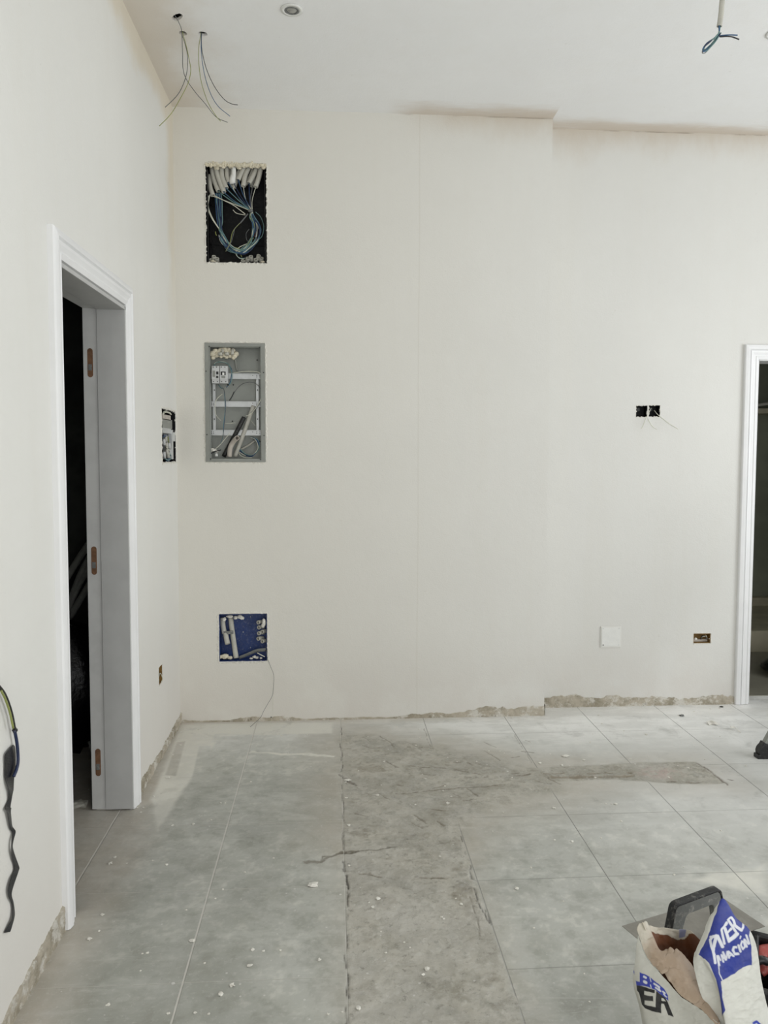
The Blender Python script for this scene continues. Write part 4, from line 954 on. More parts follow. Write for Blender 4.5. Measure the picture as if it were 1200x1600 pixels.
mb.add(Ls+Rs+[p+th for p in Ls]+[p+th for p in Rs], [(i, i+1, n+i+1, n+i) for i in range(n-1)]+[(2*n+i, 3*n+i, 3*n+i+1, 2*n+i+1) for i in range(n-1)]+[(i+1, i, 2*n+i, 2*n+i+1) for i in range(n-1)]+[(n+i, n+i+1, 3*n+i+1, 3*n+i) for i in range(n-1)])
mb.build('tape_strip', 'tape', t)

# ------------------------------------------------------------------ store room contents
def ZS(zx, zy, y): return ony(50+zx/3.2, 790+zy/3.2, y)
for pts, lab in (([(420, 20), (330, 130), (250, 240), (165, 375), (60, 540)], 'topmost grey hose leaning in the dark store room'),
                 ([(430, 60), (330, 195), (250, 330), (180, 500), (60, 720)], 'second grey hose from the top leaning in the dark store room'),
                 ([(430, 130), (330, 258), (250, 365), (175, 520), (80, 700)], 'third grey hose from the top in the dark store room'),
                 ([(430, 210), (330, 330), (250, 455), (170, 590), (60, 740)], 'lowest grey hose leaning in the dark store room')):
    tag(MB().tube([ZS(a, b, 3.95) for a, b in pts], .017, 12).build('hose', 'hose_dark', smooth=True), lab, 'hose')
tag(MB().tube([ZS(345, 600, 3.9), ZS(320, 700, 3.9), ZS(300, 830, 3.88), ZS(310, 900, 3.88)], .012, 10).build('hose', 'hose_dark', smooth=True), 'short upright grey hose behind the black sack in the store room', 'hose')
c0 = ZS(300, 1100, 3.78)
sk = MB().blob((c0.x-.14, 3.78, .30), .24, .2, .325, 6, .10, 28, 18).build('rubbish_sack', 'bagblack', smooth=True); tag(sk, 'large black rubbish sack on the store room floor', 'sack')
tag(MB().tube([onz(50+285/3.2, 790+1180/3.2, .16), onz(50+320/3.2, 790+1290/3.2, .08), onz(50+352/3.2, 790+1390/3.2, .015)], .006, 8).build('rod', 'hose_dark', smooth=True), 'thin rod leaning on the rubbish sack in the store room', 'rod')
p = onz(50+228/3.2, 790+1492/3.2, .01)
tag(MB().blob((p.x, p.y, .010), .045, .03, .014, 9, .3, 10, 6).build('plaster_chunk', 'conduit'), 'pale broken chunk on the floor just inside the store room', 'rubble')

# ------------------------------------------------------------------ washroom contents
def WR(px, py, y): return ony(px, py, y)
a = WR(1176, 1002, 6.0)
struct(MB().box((2.65, 5.35, 0), (XR, 6.3, .16)).build('trim_step', 'bath_ledge', bevel=.004))
zt_ = WR(1190, 932, 6.28).z
struct(MB().box((2.65, 6.22, .16), (XR, 6.3, zt_)).build('trim_dado', 'bath_ledge', bevel=.003))
zb = WR(1190, 643, 6.1).z
tag(MB().box((2.65, 6.0, zb-.02), (XR, 6.3, zb+.02)).build('shelf', 'bath_ledge', bevel=.003), 'long dark shelf on the far wall of the washroom, seen through the right door', 'shelf')
tag(MB().tube([WR(1170, 635, 5.9), WR(1210, 629, 5.9), WR(1260, 622, 5.9)], .012, 10, smooth=1).build('pipe', 'conduit', smooth=True), 'pipe sloping just above the shelf in the washroom', 'pipe')
mb = MB(); p = onz(1215, 1062, 0)
mb.blob((p.x+.18, p.y+.06, .065), .24, .17, .066, 12, .14, 26, 14)
tag(mb.build('rubbish_sack', 'bagblack', smooth=True), 'flat black plastic sack on the washroom floor behind the right door', 'sack')

# ------------------------------------------------------------------ stepladder, only one foot in the picture
ft = onz(1179, 1184, 0)
t = thing('stepladder', 'aluminium stepladder whose leg and black rubber foot enter at the right edge', 'ladder', (ft.x, ft.y, 0))
ux = Vector((.46, -.02, .888)).normalized()
def leg(base, ux_, top, nm):
    mb = MB(); c = base+ux_*(top/2+.05); side = Vector((0, 1, 0)); nr = ux_.cross(side).normalized()
    mb.obox(c, ux_*(top/2-.0), side*.011, nr*.032); mb.obox(c-side*.013+nr*.028, ux_*(top/2), side*.004, nr*.004); mb.obox(c-side*.013-nr*.028, ux_*(top/2), side*.004, nr*.004)
    o = mb.build(nm, 'alu', t, bevel=.002)
    mb = MB(); nn = 16; prof = []
    for i in range(nn): a = 2*math.pi*i/nn; prof.append(base+ux_*.036+nr*(.040*math.cos(a))+ux_*(.040*math.sin(a)))
    mb.extrude([q-side*.02 for q in prof], side*.04)
    mb.obox(base+Vector((0, 0, .010)), (.030, 0, 0), (0, .02, 0), (0, 0, .010))
    mb.obox(base+ux_*.050, ux_*.022, side*.019, nr*.036)
    f = mb.build('rubber_foot', 'black', o, bevel=.003)
    bp = base+ux_*.05-side*.022; MB().tube([bp, bp-side*.003], .006, 10, smooth=1).build('rivet', 'alu', f)
    return o
H_ = 1.35
bases = [Vector((ft.x+.035, ft.y, 0)), Vector((ft.x+.035, ft.y-.42, 0))]
for b in bases: leg(b, ux, H_, 'leg')
ux2 = Vector((-.30, 0, .954)).normalized(); apex = bases[0]+ux*1.38
for b in bases:
    ap = b+ux*1.38; q = ap-ux2*(ap.z/ux2.z); leg(Vector((q.x, q.y, 0)), ux2, H_*.93, 'leg')
for i in range(1, 5):
    c = bases[0]+ux*(.27*i+.05)+Vector((0, -.21, 0)); MB().box((c.x-.04, c.y-.2, c.z-.012), (c.x+.045, c.y+.2, c.z+.012)).build('step', 'alu', t, bevel=.003)
c = apex+Vector((.0, -.21, .02)); MB().box((c.x-.10, c.y-.23, c.z-.015), (c.x+.12, c.y+.23, c.z+.02)).build('top_platform', 'black', t, bevel=.005)

# ------------------------------------------------------------------ open sack of plaster with its printed faces
def grid_patch(rows, nu, nv_):
    """rows of (px, py, depth) control points -> smooth grid of (px, py, point)"""
    R_ = []
    for r_ in rows:
        q = [Vector(p) for p in r_]; n = len(q); out = []
        for i in range(nu):
            t_ = i/(nu-1)*(n-1); k_ = min(int(t_), n-2); f = t_-k_
            a = q[k_-1] if k_ > 0 else q[0]*2-q[1]; b, c_ = q[k_], q[k_+1]; d_ = q[k_+2] if k_+2 < n else q[-1]*2-q[-2]
            out.append(.5*((2*b)+(c_-a)*f+(2*a-5*b+4*c_-d_)*f*f+(3*b-a-3*c_+d_)*f**3))
        R_.append(out)
    cols_ = []
    m = len(R_)
    for j in range(nv_):
        t_ = j/(nv_-1)*(m-1); k_ = min(int(t_), m-2); f = t_-k_; row = []
        for i in range(nu):
            b, c_ = R_[k_][i], R_[k_+1][i]; a = R_[k_-1][i] if k_ > 0 else b*2-c_; d_ = R_[k_+2][i] if k_+2 < m else c_*2-b
            row.append(.5*((2*b)+(c_-a)*f+(2*a-5*b+4*c_-d_)*f*f+(3*b-a-3*c_+d_)*f**3))
        cols_.append(row)
    return np.array([[tuple(p) for p in r_] for r_ in cols_])
Kray = None
def to_world(G_):
    px, py, dy = G_[..., 0], G_[..., 1], 1.38+(G_[..., 2]-1.455)*.62
    d = [fw[i]+RT[i]*(px-600)/F_PX-UP[i]*(py-CY_PX)/F_PX for i in range(3)]
    s_ = dy/d[1]; return np.stack([EYE[i]+d[i]*s_ for i in range(3)], -1)
def sheet(name, G_, colr, parent, wrinkle=.003, seed=0, to_floor=False, thick=.0012, foot=None):
    W_ = to_world(G_); nv_, nu = W_.shape[:2]
    u = np.linspace(0, 1, nu)[None, :]+0*W_[..., 0]; v = np.linspace(0, 1, nv_)[:, None]+0*W_[..., 0]
    wv = (fbm(G_[..., 0], G_[..., 1], 1/28, 4, seed)-.5)*2; wv = wv+np.abs(fbm(G_[..., 0]+G_[..., 1]*.5, G_[..., 1], 1/16, 3, seed+4)-.5)*1.6
    W_[..., 1] += wv*wrinkle; W_[..., 2] += wv*wrinkle*.5
    if to_floor:      # carry the last row down to the ground
        last = W_[-1]; n_ = 10; ex = []
        for q in range(1, n_+1):
            t_ = q/n_; r_ = last.copy(); r_[:, 2] = last[:, 2]*(1-t_)+.002*t_; r_[:, 1] += .012*math.sin(t_*math.pi); ex.append(r_)
        W_ = np.concatenate([W_, np.array(ex)], 0); colr = np.concatenate([colr, np.repeat(colr[-1:], n_, 0)], 0); nv_ += n_
    o_ = org(parent)
    me = bpy.data.meshes.new(name); idx = np.arange(nv_*nu).reshape(nv_, nu)
    F_ = np.stack([idx[:-1, :-1], idx[:-1, 1:], idx[1:, 1:], idx[1:, :-1]], -1).reshape(-1, 4)
    me.from_pydata((W_.reshape(-1, 3)-np.array(o_)).tolist(), [], F_.tolist()); me.update()
    at = me.attributes.new('base', 'FLOAT_COLOR', 'POINT'); cc_ = np.concatenate([colr.reshape(-1, 3), np.ones((nv_*nu, 1))], 1)
    at.data.foreach_set('color', cc_.reshape(-1).astype(np.float32)); me.materials.append(M['printed'])
    me.polygons.foreach_set('use_smooth', [True]*len(me.polygons))
    o = bpy.data.objects.new(name, me); COL.objects.link(o); o.parent = parent
    s_ = o.modifiers.new('paper', 'SOLIDIFY'); s_.thickness = thick; s_.offset = 0
    return o
def cc(G_, rgb): return np.array(lin(rgb))[None, None, :]+0*G_[..., :1]
def strokes(G_, segs, w_, rgb, colr, soft=.6):
    d = np.full(G_.shape[:2], 1e9)
    for s_ in segs:
        P = [tuple(q) for q in s_[0]] if isinstance(s_[0][0], (tuple, list)) else list(s_)
        ww = s_[1]*1.22 if isinstance(s_[0][0], (tuple, list)) else w_
        for i in range(len(P)-1): d = np.minimum(d, seg_d(G_[..., 0], G_[..., 1], P[i], P[i+1])-ww/2)
    m = sstep(-d, -soft, soft)[..., None]; return colr*(1-m)+np.array(lin(rgb))*m
bag = thing('plaster_sack', 'torn open white paper sack with blue and black print, bottom right corner', 'sack', (1.45, 1.43, 0))
# right hand face (with the blue field) and its torn white edge
rows = [
 [(1118, 1420, 1.625), (1124, 1408, 1.625), (1128, 1403, 1.625), (1133, 1406, 1.625), (1138, 1414, 1.63)],
 [(1106, 1440, 1.60), (1113, 1436, 1.59), (1124, 1432, 1.585), (1142, 1430, 1.60), (1151, 1436, 1.62)],
 [(1094, 1472, 1.57), (1103, 1474, 1.55), (1118, 1474, 1.535), (1148, 1460, 1.56), (1170, 1452, 1.59)],
 [(1084, 1498, 1.55), (1093, 1494, 1.53), (1114, 1500, 1.505), (1156, 1492, 1.54), (1181, 1476, 1.57)],
 [(1090, 1535, 1.54), (1108, 1520, 1.515), (1126, 1532, 1.485), (1164, 1520, 1.52), (1186, 1505, 1.56)],
 [(1100, 1565, 1.53), (1120, 1550, 1.505), (1131, 1558, 1.47), (1172, 1550, 1.505), (1190, 1535, 1.55)],
 [(1118, 1590, 1.50), (1127, 1580, 1.48), (1136, 1585, 1.455), (1180, 1580, 1.495), (1197, 1565, 1.545)],
 [(1130, 1620, 1.475), (1134, 1615, 1.465), (1142, 1618, 1.45), (1186, 1615, 1.49), (1206, 1600, 1.54)],
 [(1132, 1660, 1.475), (1138, 1655, 1.465), (1146, 1660, 1.45), (1190, 1660, 1.49), (1212, 1650, 1.54)]]
Gp = grid_patch(rows, 150, 300)
colr = cc(Gp, (206, 206, 198))
blue = poly_sd(Gp[..., 0], Gp[..., 1], [(1126, 1400), (1120, 1425), (1112, 1445), (1103, 1473), (1092, 1492), (1108, 1505), (1119, 1530), (1126, 1560), (1129, 1588), (1133, 1578), (1129, 1560), (1126, 1533), (1131, 1531), (1150, 1520), (1160, 1512), (1174, 1507), (1174, 1480), (1170, 1462), (1172, 1452), (1165, 1440), (1155, 1434), (1140, 1405)])
m = sstep(blue, -.5, .5)[..., None]; colr = colr*(1-m)+np.array(lin((40, 54, 136)))*m
wht = (214, 216, 222)
def zz(*pts): return [(1080+a/10, 1400+b/10) for a, b in pts]
big = [(zz((310, 640), (385, 610)), 4), (zz((325, 640), (300, 690), (320, 800), (365, 930)), 3.0), (zz((385, 610), (360, 780), (350, 860)), 4), (zz((350, 880), (375, 1050)), 3.4),
       (zz((405, 620), (490, 800)), 4.2),                       # folded first letters
       (zz((472, 535), (518, 745)), 3.0), (zz((530, 520), (592, 712)), 4.0), (zz((478, 520), (560, 440)), 3.4),
       (zz((562, 590), (628, 535)), 3.4), (zz((595, 705), (725, 605)), 4.0),
       (zz((582, 392), (715, 595)), 3.2), (zz((590, 375), (630, 350), (668, 400), (685, 460), (655, 505)), 3.0), (zz((690, 480), (785, 545)), 3.6),
       (zz((815, 420), (815, 500), (780, 550)), 2.6), (zz((880, 450), (890, 495)), 1.2)]
colr = strokes(Gp, big, 4, wht, colr)
sm = [(zz((410, 950), (435, 1080)), 3), (zz((425, 945), (455, 1010)), 2.4),
      (zz((475, 930), (500, 1030)), 2.6), (zz((475, 930), (530, 990)), 2.4),
      (zz((500, 890), (540, 1000)), 2.8), (zz((545, 1000), (560, 870)), 2.6),
      (zz((575, 870), (590, 970)), 2.8), (zz((575, 865), (655, 935)), 2.8), (zz((590, 945), (630, 920)), 2.0),
      (zz((700, 800), (665, 800), (650, 850), (680, 905), (725, 890)), 3.0),
      (zz((735, 770), (760, 850)), 2.8), (zz((775, 640), (765, 670)), 1.8),
      (zz((790, 710), (770, 760), (800, 820), (835, 790), (820, 720), (790, 710)), 2.4),
      (zz((825, 690), (865, 790)), 2.6), (zz((830, 680), (890, 750)), 2.4), (zz((860, 620), (905, 745)), 2.6)]
colr = strokes(Gp, sm, 2.6, (205, 207, 214), colr)
colr = strokes(Gp, [([(1122, 1500), (1124, 1522), (1129, 1532)], 1.2), ([(1128, 1545), (1131, 1560)], 1.0)], 2, (214, 216, 222), colr)
colr = strokes(Gp, [([(1178, 1600), (1182, 1597), (1190, 1603)], 3)], 2, (44, 62, 160), colr)
sheet('side_face', Gp, colr, bag, .0035, 5, True)
# left hand face with the black and blue print
rows = [
 [(997, 1462, 1.66), (1010, 1497, 1.635), (1030, 1520, 1.60), (1042, 1532, 1.58), (1062, 1556, 1.55), (1090, 1574, 1.51), (1124, 1600, 1.455)],
 [(993, 1500, 1.655), (1005, 1525, 1.625), (1026, 1545, 1.59), (1045, 1562, 1.57), (1070, 1580, 1.54), (1096, 1595, 1.50), (1126, 1618, 1.455)],
 [(990, 1536, 1.65), (1001, 1555, 1.62), (1024, 1572, 1.585), (1046, 1590, 1.565), (1072, 1605, 1.535), (1098, 1620, 1.495), (1128, 1640, 1.455)],
 [(999, 1572, 1.64), (1009, 1588, 1.61), (1030, 1602, 1.58), (1050, 1616, 1.56), (1076, 1632, 1.53), (1102, 1646, 1.49), (1130, 1662, 1.455)],
 [(1006, 1610, 1.635), (1016, 1625, 1.605), (1036, 1636, 1.575), (1056, 1648, 1.555), (1080, 1662, 1.525), (1104, 1676, 1.49), (1132, 1690, 1.455)]]
Gp = grid_patch(rows, 260, 200)
colr = cc(Gp, (184, 183, 174))
def zl(*pts): return [(980+a/10, 1480+b/10) for a, b in pts]
def fillp(pts, rgb):
    global colr
    m = sstep(poly_sd(Gp[..., 0], Gp[..., 1], pts), -.4, .4)[..., None]; colr = colr*(1-m)+np.array(lin(rgb))*m
fillp(zl((200, 400), (350, 470), (480, 560), (580, 650), (640, 760), (650, 850), (560, 770), (440, 660), (330, 620), (150, 600), (140, 530), (200, 545)), (40, 54, 148))
fillp(zl((100, 330), (120, 400), (118, 440), (100, 380)), (40, 54, 148))
fillp(zl((150, 600), (200, 605), (270, 625), (440, 665), (540, 750), (600, 800), (640, 870), (670, 950), (725, 1080), (640, 1055), (580, 900), (535, 885), (530, 1025), (380, 985), (280, 945), (230, 890), (205, 780), (190, 720), (160, 680)), (24, 24, 26))
fillp(zl((272, 690), (430, 715), (430, 665), (455, 670), (442, 925), (272, 890), (272, 825), (408, 845), (408, 770), (272, 752)), (184, 183, 174))
fillp(zl((535, 790), (560, 800), (610, 858), (560, 850), (535, 835)), (184, 183, 174))
fillp(zl((203, 640), (212, 760), (225, 800), (205, 720)), (184, 183, 174)) if False else None
colr = strokes(Gp, [(zl((265, 470), (300, 490)), 2.4), (zl((270, 540), (300, 560)), 3.2), (zl((360, 485), (375, 540)), 1.0), (zl((365, 590), (375, 625)), 1.2), (zl((425, 570), (500, 620)), 2.4), (zl((445, 630), (520, 680)), 2.0), (zl((480, 600), (515, 680)), 1.6), (zl((555, 690), (590, 720)), 2.0), (zl((570, 730), (620, 790)), 1.6)], 2, (200, 202, 206), colr)
sheet('front_face', Gp, colr, bag, .003, 15, True)
# folded over kraft lip
rows = [
 [(998, 1461, 1.66), (1011, 1497, 1.634), (1031, 1520, 1.60), (1043, 1532, 1.58), (1063, 1556, 1.55), (1090, 1574, 1.51), (1122, 1598, 1.457)],
 [(1004, 1450, 1.665), (1018, 1488, 1.63), (1040, 1508, 1.595), (1056, 1522, 1.575), (1076, 1548, 1.55), (1098, 1570, 1.515), (1123, 1596, 1.462)],
 [(1012, 1446, 1.68), (1026, 1480, 1.645), (1046, 1496, 1.615), (1066, 1505, 1.60), (1084, 1532, 1.57), (1102, 1562, 1.535), (1123, 1594, 1.47)],
 [(1018, 1458, 1.70), (1032, 1486, 1.66), (1048, 1488, 1.64), (1066, 1494, 1.63), (1088, 1518, 1.60), (1106, 1556, 1.56), (1123, 1592, 1.48)]]
Gp = grid_patch(rows, 160, 80)
colr = cc(Gp, (158, 139, 119)); pale = sstep(-Gp[..., 0]-(Gp[..., 1]-1445)*.25, -1036, -1012)[..., None]; colr = colr*(1-pale)+np.array(lin((196, 190, 176)))*pale
n_ = sstep(fbm(Gp[..., 0], Gp[..., 1], 1/14, 4, 77), .4, .65)[..., None]; colr = colr*(1-n_*.4)+np.array(lin((182, 164, 146)))*n_*.4
sheet('kraft_lip', Gp, colr, bag, .012, 25)
# back wall of the sack: pale rim outside, brown lining inside
rows = [
 [(1004, 1443, 1.665), (1022, 1450, 1.71), (1045, 1452, 1.74), (1062, 1453, 1.76), (1080, 1456, 1.74), (1094, 1470, 1.66)],
 [(1010, 1458, 1.665), (1026, 1460, 1.71), (1046, 1463, 1.74), (1062, 1468, 1.755), (1080, 1468, 1.73), (1096, 1485, 1.65)],
 [(1022, 1490, 1.67), (1034, 1495, 1.71), (1052, 1500, 1.73), (1066, 1505, 1.74), (1084, 1510, 1.71), (1102, 1515, 1.63)],
 [(1034, 1540, 1.67), (1046, 1545, 1.70), (1062, 1550, 1.72), (1076, 1555, 1.72), (1094, 1560, 1.69), (1112, 1560, 1.62)],
 [(1040, 1620, 1.67), (1054, 1630, 1.70), (1070, 1640, 1.72), (1084, 1640, 1.72), (1102, 1640, 1.69), (1120, 1640, 1.62)]]
Gp = grid_patch(rows, 110, 120)
colr = cc(Gp, (100, 58, 32)); rim = poly_sd(Gp[..., 0], Gp[..., 1], [(995, 1430), (1120, 1430), (1120, 1452), (1086, 1458), (1076, 1461), (1070, 1468), (1060, 1468), (1040, 1462), (1018, 1459), (1012, 1475), (995, 1475)])
rim = rim+(fbm(Gp[..., 0], Gp[..., 1], 1/6, 3, 5)-.5)*5
m = sstep(rim, -.6, .6)[..., None]; colr = colr*(1-m)+np.array(lin((192, 184, 168)))*m
bl = sstep(poly_sd(Gp[..., 0], Gp[..., 1], [(1061, 1450), (1073, 1451), (1071, 1464), (1061, 1466)]), -.8, .8)[..., None]; colr = colr*(1-bl)+np.array(lin((130, 132, 160)))*bl
sheet('back_face', Gp, colr, bag, .004, 35, True)
# dry brown filling low in the sack
c = ony(1092, 1500, 1.46)
MB().blob((c.x, c.y, .17), .045, .04, .05, 3, .12, 20, 10).build('filling', 'wood', bag, smooth=True)

# ------------------------------------------------------------------ trowel
ZTR = .34
A_, B_, C_ = onz(972, 1447, ZTR), onz(1126, 1401, ZTR), onz(1197, 1447, ZTR)
ea = (B_-A_); La = ea.length; ea.normalize(); eb = Vector((ea.y, -ea.x, 0)); Lb = (C_-B_).length
ctr = A_+ea*La/2+eb*Lb/2
tr = thing('plastering_trowel', 'steel plastering trowel with grey and black handle, resting behind the torn sack', 'trowel', tuple(ctr))
MB().obox(ctr, ea*La/2, eb*Lb/2, (0, 0, .0006)).build('blade', 'steel', tr)
def hp_(u, h, s=0): return ctr+ea*u+Vector((0, 0, h))+eb*s
def rounded(pts, r_, k_=6):
    out = []; n = len(pts)
    for i in range(n):
        p, a, b = Vector(pts[i]), Vector(pts[i-1]), Vector(pts[(i+1) % n]); rr = r_[i] if isinstance(r_, (list, tuple)) else r_
        if rr == 0: out.append(p); continue
        d1_, d2_ = (a-p).normalized(), (b-p).normalized(); s0, s1 = p+d1_*rr, p+d2_*rr
        for q in range(k_+1): t_ = q/k_; out.append(s0*(1-t_)**2+p*2*t_*(1-t_)+s1*t_*t_)
    return out
U0, U1, HT = -.070, .078, .070
outer = [(U0-.006, .002), (U0+.008, HT-.004), (U1-.006, HT+.004), (U1+.010, .002)]
inner = [(U1-.018, .002), (U1-.026, HT-.024), (U0+.040, HT-.030), (U0+.028, .002)]
poly = rounded([(a, b, 0) for a, b in outer], [0, .014, .014, 0])+rounded([(a, b, 0) for a, b in inner], [0, .010, .010, 0])
wd = .0085
# handle ring is concave, so it is built as quads between outer and inner outlines
def dring(o_, i_, hw, nm, mat):
    O = rounded([(a, b, 0) for a, b in o_], [0, .014, .014, 0], 8); I = rounded([(a, b, 0) for a, b in i_], [0, .010, .010, 0], 8); n = len(O); mb = MB(); vs = []
    for s in (-hw, hw):
        vs += [hp_(p.x, p.y, s) for p in O]+[hp_(p.x, p.y, s) for p in I]
    f = []
    for i in range(n-1):
        f += [(i, i+1, n+i+1, n+i), (2*n+i, 3*n+i, 3*n+i+1, 2*n+i+1), (i, 2*n+i, 2*n+i+1, i+1), (n+i, n+i+1, 3*n+i+1, 3*n+i)]
    f += [(0, n, 3*n, 2*n), (n-1, 3*n-1, 4*n-1, 2*n-1)]
    mb.add(vs, f); return mb.build(nm, mat, tr, bevel=.002)
dring(outer, [(U0+.028, .002), (U0+.040, HT-.030), (U1-.026, HT-.024), (U1-.018, .002)], wd, 'handle', 'grip')
dring([(U0-.012, .003), (U0+.003, HT+.001), (U1-.003, HT+.010), (U1+.016, .003)], [(U0-.0062, .003), (U0+.0078, HT-.0038), (U1-.0058, HT+.0042), (U1+.0102, .003)], wd+.002, 'handle_cover', 'grip_black')

# ------------------------------------------------------------------ black tub with red tools
th_ = .325; tc0 = onz(1178, 1456, th_); tw_, td_ = .32, .21; rot_ = math.radians(-30)
def TR(u, v, z_): return (tc0.x+u*math.cos(rot_)+v*math.sin(rot_), tc0.y+u*math.sin(rot_)-v*math.cos(rot_), z_)
tb = thing('plastic_tub', 'black plastic tub beside the sack at the right edge', 'tub', TR(tw_/2, td_/2, 0))
mb = MB(); wll = .004
ti = .02
def tubwall(a0, a1, b0, b1): pass
def sc4(k_, z_, e=0):
    out = []
    for (a, b) in ((0, 0), (1, 0), (1, 1), (0, 1)):
        u = (a-.5)*tw_*k_+(e if a else -e)+tw_/2; v = (b-.5)*td_*k_+(e if b else -e)+td_/2
        out.append(TR(u, v, z_))
    return out
L_ = [sc4(.86, .001), sc4(.985, th_-.02), sc4(.985, th_-.02, .010), sc4(.985, th_, .010), sc4(.985, th_, -.008), sc4(.985, th_-.02, -.010), sc4(.86, .01, -.006)]
vs = [p for r_ in L_ for p in r_]; f = []
for i in range(len(L_)-1): f += [(i*4+j, i*4+(j+1) % 4, (i+1)*4+(j+1) % 4, (i+1)*4+j) for j in range(4)]
f += [(0, 3, 2, 1), (24, 25, 26, 27)]
mb.add(vs, f).build('body', 'black', tb, bevel=.003)
def TB(px, py, z_): p = onz(px, py, z_); return p
t = thing('sanding_tool', 'red and black hand tool lying in the black tub at the right edge', 'tool', TR(tw_/2, td_/2, .02))
zt = .296
MB().tube([TB(1181, 1497, zt), TB(1192, 1488, zt+.01), TB(1212, 1486, zt+.01), TB(1240, 1490, zt)], .018, 14, flat=.7).build('red_body', 'red', t, smooth=True)
MB().tube([TB(1183, 1502, zt+.02), TB(1191, 1500, zt+.024), TB(1199, 1503, zt+.02)], .009, 12).build('black_knob', 'black', t, smooth=True)
MB().tube([TB(1188, 1518, zt-.01), TB(1200, 1512, zt), TB(1225, 1516, zt)], .014, 14, flat=.7).build('red_handle', 'red', t, smooth=True)
q_ = [TR(a, b, .02) for a, b in ((.05, .05), (tw_-.05, .05), (tw_-.05, td_-.04), (.05, td_-.04))]
MB().extrude(q_, (0, 0, zt-.05)).build('base_block', 'black', t, bevel=.01)
# ------------------------------------------------------------------ crumbs and flakes on the floor
def floor_z(x_, y_):
    i = int(np.searchsorted(gx_, x_)); j = int(np.searchsorted(gy_, y_)); return float(Z[min(j, ny_-1), min(i, nx_-1)])
def chip(seed, flat=.45):
    return MB().blob((0, 0, flat*.9), 1.0, .8, flat, seed, .42, 7, 5)
prot = []
for s_ in range(5):
    o = chip(40+s_).build('plaster_crumb', 'plaster'); prot.append(o)
GR = 'small plaster crumbs scattered over the floor'
spots = [(365, 1183), (400, 1166), (440, 1150), (283, 1144), (270, 1290), (302, 1288), (345, 1255), (352, 1255), (392, 1222), (575, 1152), (540, 1222), (541, 1247), (545, 1290), (590, 1243), (705, 1245), (700, 1255), (705, 1146), (764, 1174), (781, 1174), (788, 1177),
         (843, 1193), (878, 1196), (890, 1197), (962, 1257), (956, 1257), (946, 1256), (940, 1131), (912, 1188), (865, 1263), (770, 1299), (867, 1313), (894, 1315), (768, 1267), (830, 1356), (808, 1389), (834, 1450), (1068, 1355), (1126, 1298), (687, 1338), (690, 1433), (693, 1435), (712, 1405), (590, 1405), (583, 1418), (577, 1410),
         (395, 1484), (345, 1554), (305, 1583), (326, 1585), (362, 1540), (300, 1470), (560, 1575), (499, 1500), (438, 1485), (1048, 1416), (1165, 1197), (985, 1186), (922, 1160), (1010, 1148), (975, 1142), (1060, 1118), (1110, 1108), (1085, 1112), (1125, 1107), (935, 1118), (1000, 1123), (215, 1262), (224, 1262), (220, 1270), (180, 1340), (172, 1350), (160, 1430), (155, 1455), (140, 1468),
         (240, 1245), (252, 1240), (262, 1215), (270, 1180), (282, 1165), (290, 1140), (310, 1140), (620, 1136), (655, 1140), (735, 1126), (800, 1122), (830, 1118), (520, 1140), (480, 1148), (560, 1205), (600, 1190), (650, 1165), (660, 1210), (745, 1190), (800, 1215), (930, 1215), (1045, 1215), (1075, 1200)]
rd = random.Random(77)
for q in range(60): spots.append((rd.uniform(140, 1180), rd.uniform(1135, 1590)**1.0))
n = 0
for (px, py) in spots:
    p = onz(px, py, 0)
    if p.x < .02 or p.y > (D if p.x < XS else D2)-.02: continue
    if 965 < px and py > 1400: continue
    src = prot[n % 5]; o = src if n < 5 else src.copy()
    if n >= 5: COL.objects.link(o)
    s_ = rd.choice((.0030, .0035, .0042, .005, .0065)) if n < 105 else rd.uniform(.0022, .0038)
    o.scale = (s_*1.3, s_*1.3, s_); o.rotation_euler = (0, 0, rd.uniform(0, 6.28)); o.location = (p.x, p.y, floor_z(p.x, p.y)-.0004)
    tag(o, 'tiny white plaster crumb on the grey tiled floor', 'crumb', GR); n += 1
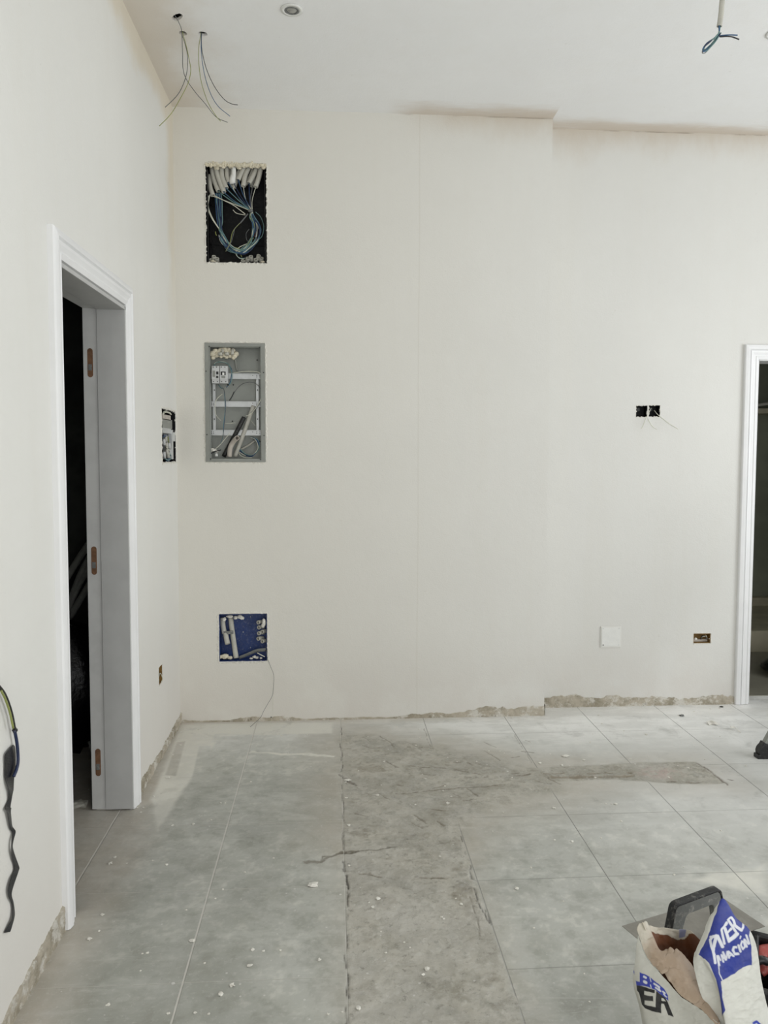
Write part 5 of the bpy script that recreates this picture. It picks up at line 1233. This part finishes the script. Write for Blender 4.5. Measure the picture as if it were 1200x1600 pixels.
def bigchip(px, py, s_, seed, lab, nm='plaster_crumb', m='plaster', fl_=.45, sx=1.3):
    p = onz(px, py, 0); o = MB().blob((0, 0, fl_*.9), 1, .8, fl_, seed, .4, 9, 6).build(nm, m); o.location = (p.x, p.y, floor_z(p.x, p.y)-.0005); o.scale = (s_*sx, s_, s_); tag(o, lab, 'crumb')
bigchip(490, 1384, .013, 3, 'biggest white plaster crumb, alone on the tiles left of the mortar strip')
bigchip(883, 1182, .014, 5, 'pale flat plaster crumb in front of the step in the back wall', fl_=.3)
bigchip(1147, 1363, .010, 8, 'white crumb by the tile joint above the trowel') if False else None
bigchip(1065, 1119, .012, 9, 'dark grey stone crumb near the foot of the set back wall', 'stone_crumb', 'grip')
bigchip(1127, 1105, .008, 10, 'dark crumb against the back wall beside the right door casing', 'stone_crumb', 'black')
bigchip(543, 1219, .010, 14, 'white crumb at the upper left edge of the rough mortar')
bigchip(207, 1298, .005, 13, 'small dark crumb on the floor by the left door casing', 'stone_crumb', 'grip') if False else None
# curled flakes of paint
def flake(pts, wdt, lab, m='plaster'):
    L1 = spline([onz(*p) for p in pts], 6); n = len(L1); d_ = Vector((0, wdt, wdt*.25)); th2 = Vector((0, 0, .0015))
    mb = MB(); mb.add(L1+[p+d_ for p in L1]+[p+th2 for p in L1]+[p+d_+th2 for p in L1], [(i, i+1, n+i+1, n+i) for i in range(n-1)]+[(2*n+i, 3*n+i, 3*n+i+1, 2*n+i+1) for i in range(n-1)]+[(i+1, i, 2*n+i, 2*n+i+1) for i in range(n-1)]+[(n+i, n+i+1, 3*n+i+1, 3*n+i) for i in range(n-1)]+[(0, n, 3*n, 2*n), (n-1, 3*n-1, 4*n-1, 2*n-1)])
    tag(mb.build('paint_flake', m), lab, 'flake')
flake([(1108, 1133, .003), (1113, 1132, .002), (1118, 1132, .008), (1123, 1133, .004)], .03, 'white paint flake on the floor in front of the right door')
flake([(1143, 1138, .012), (1149, 1138, .010), (1153, 1142, .006), (1158, 1145, .002)], .014, 'curled grey and white paint flake nearest the right door')
for o in list(COL.objects):
    if o.parent is None and o.type in ('MESH', 'EMPTY') and 'label' not in o and 'kind' not in o: print('UNTAGGED', o.name)
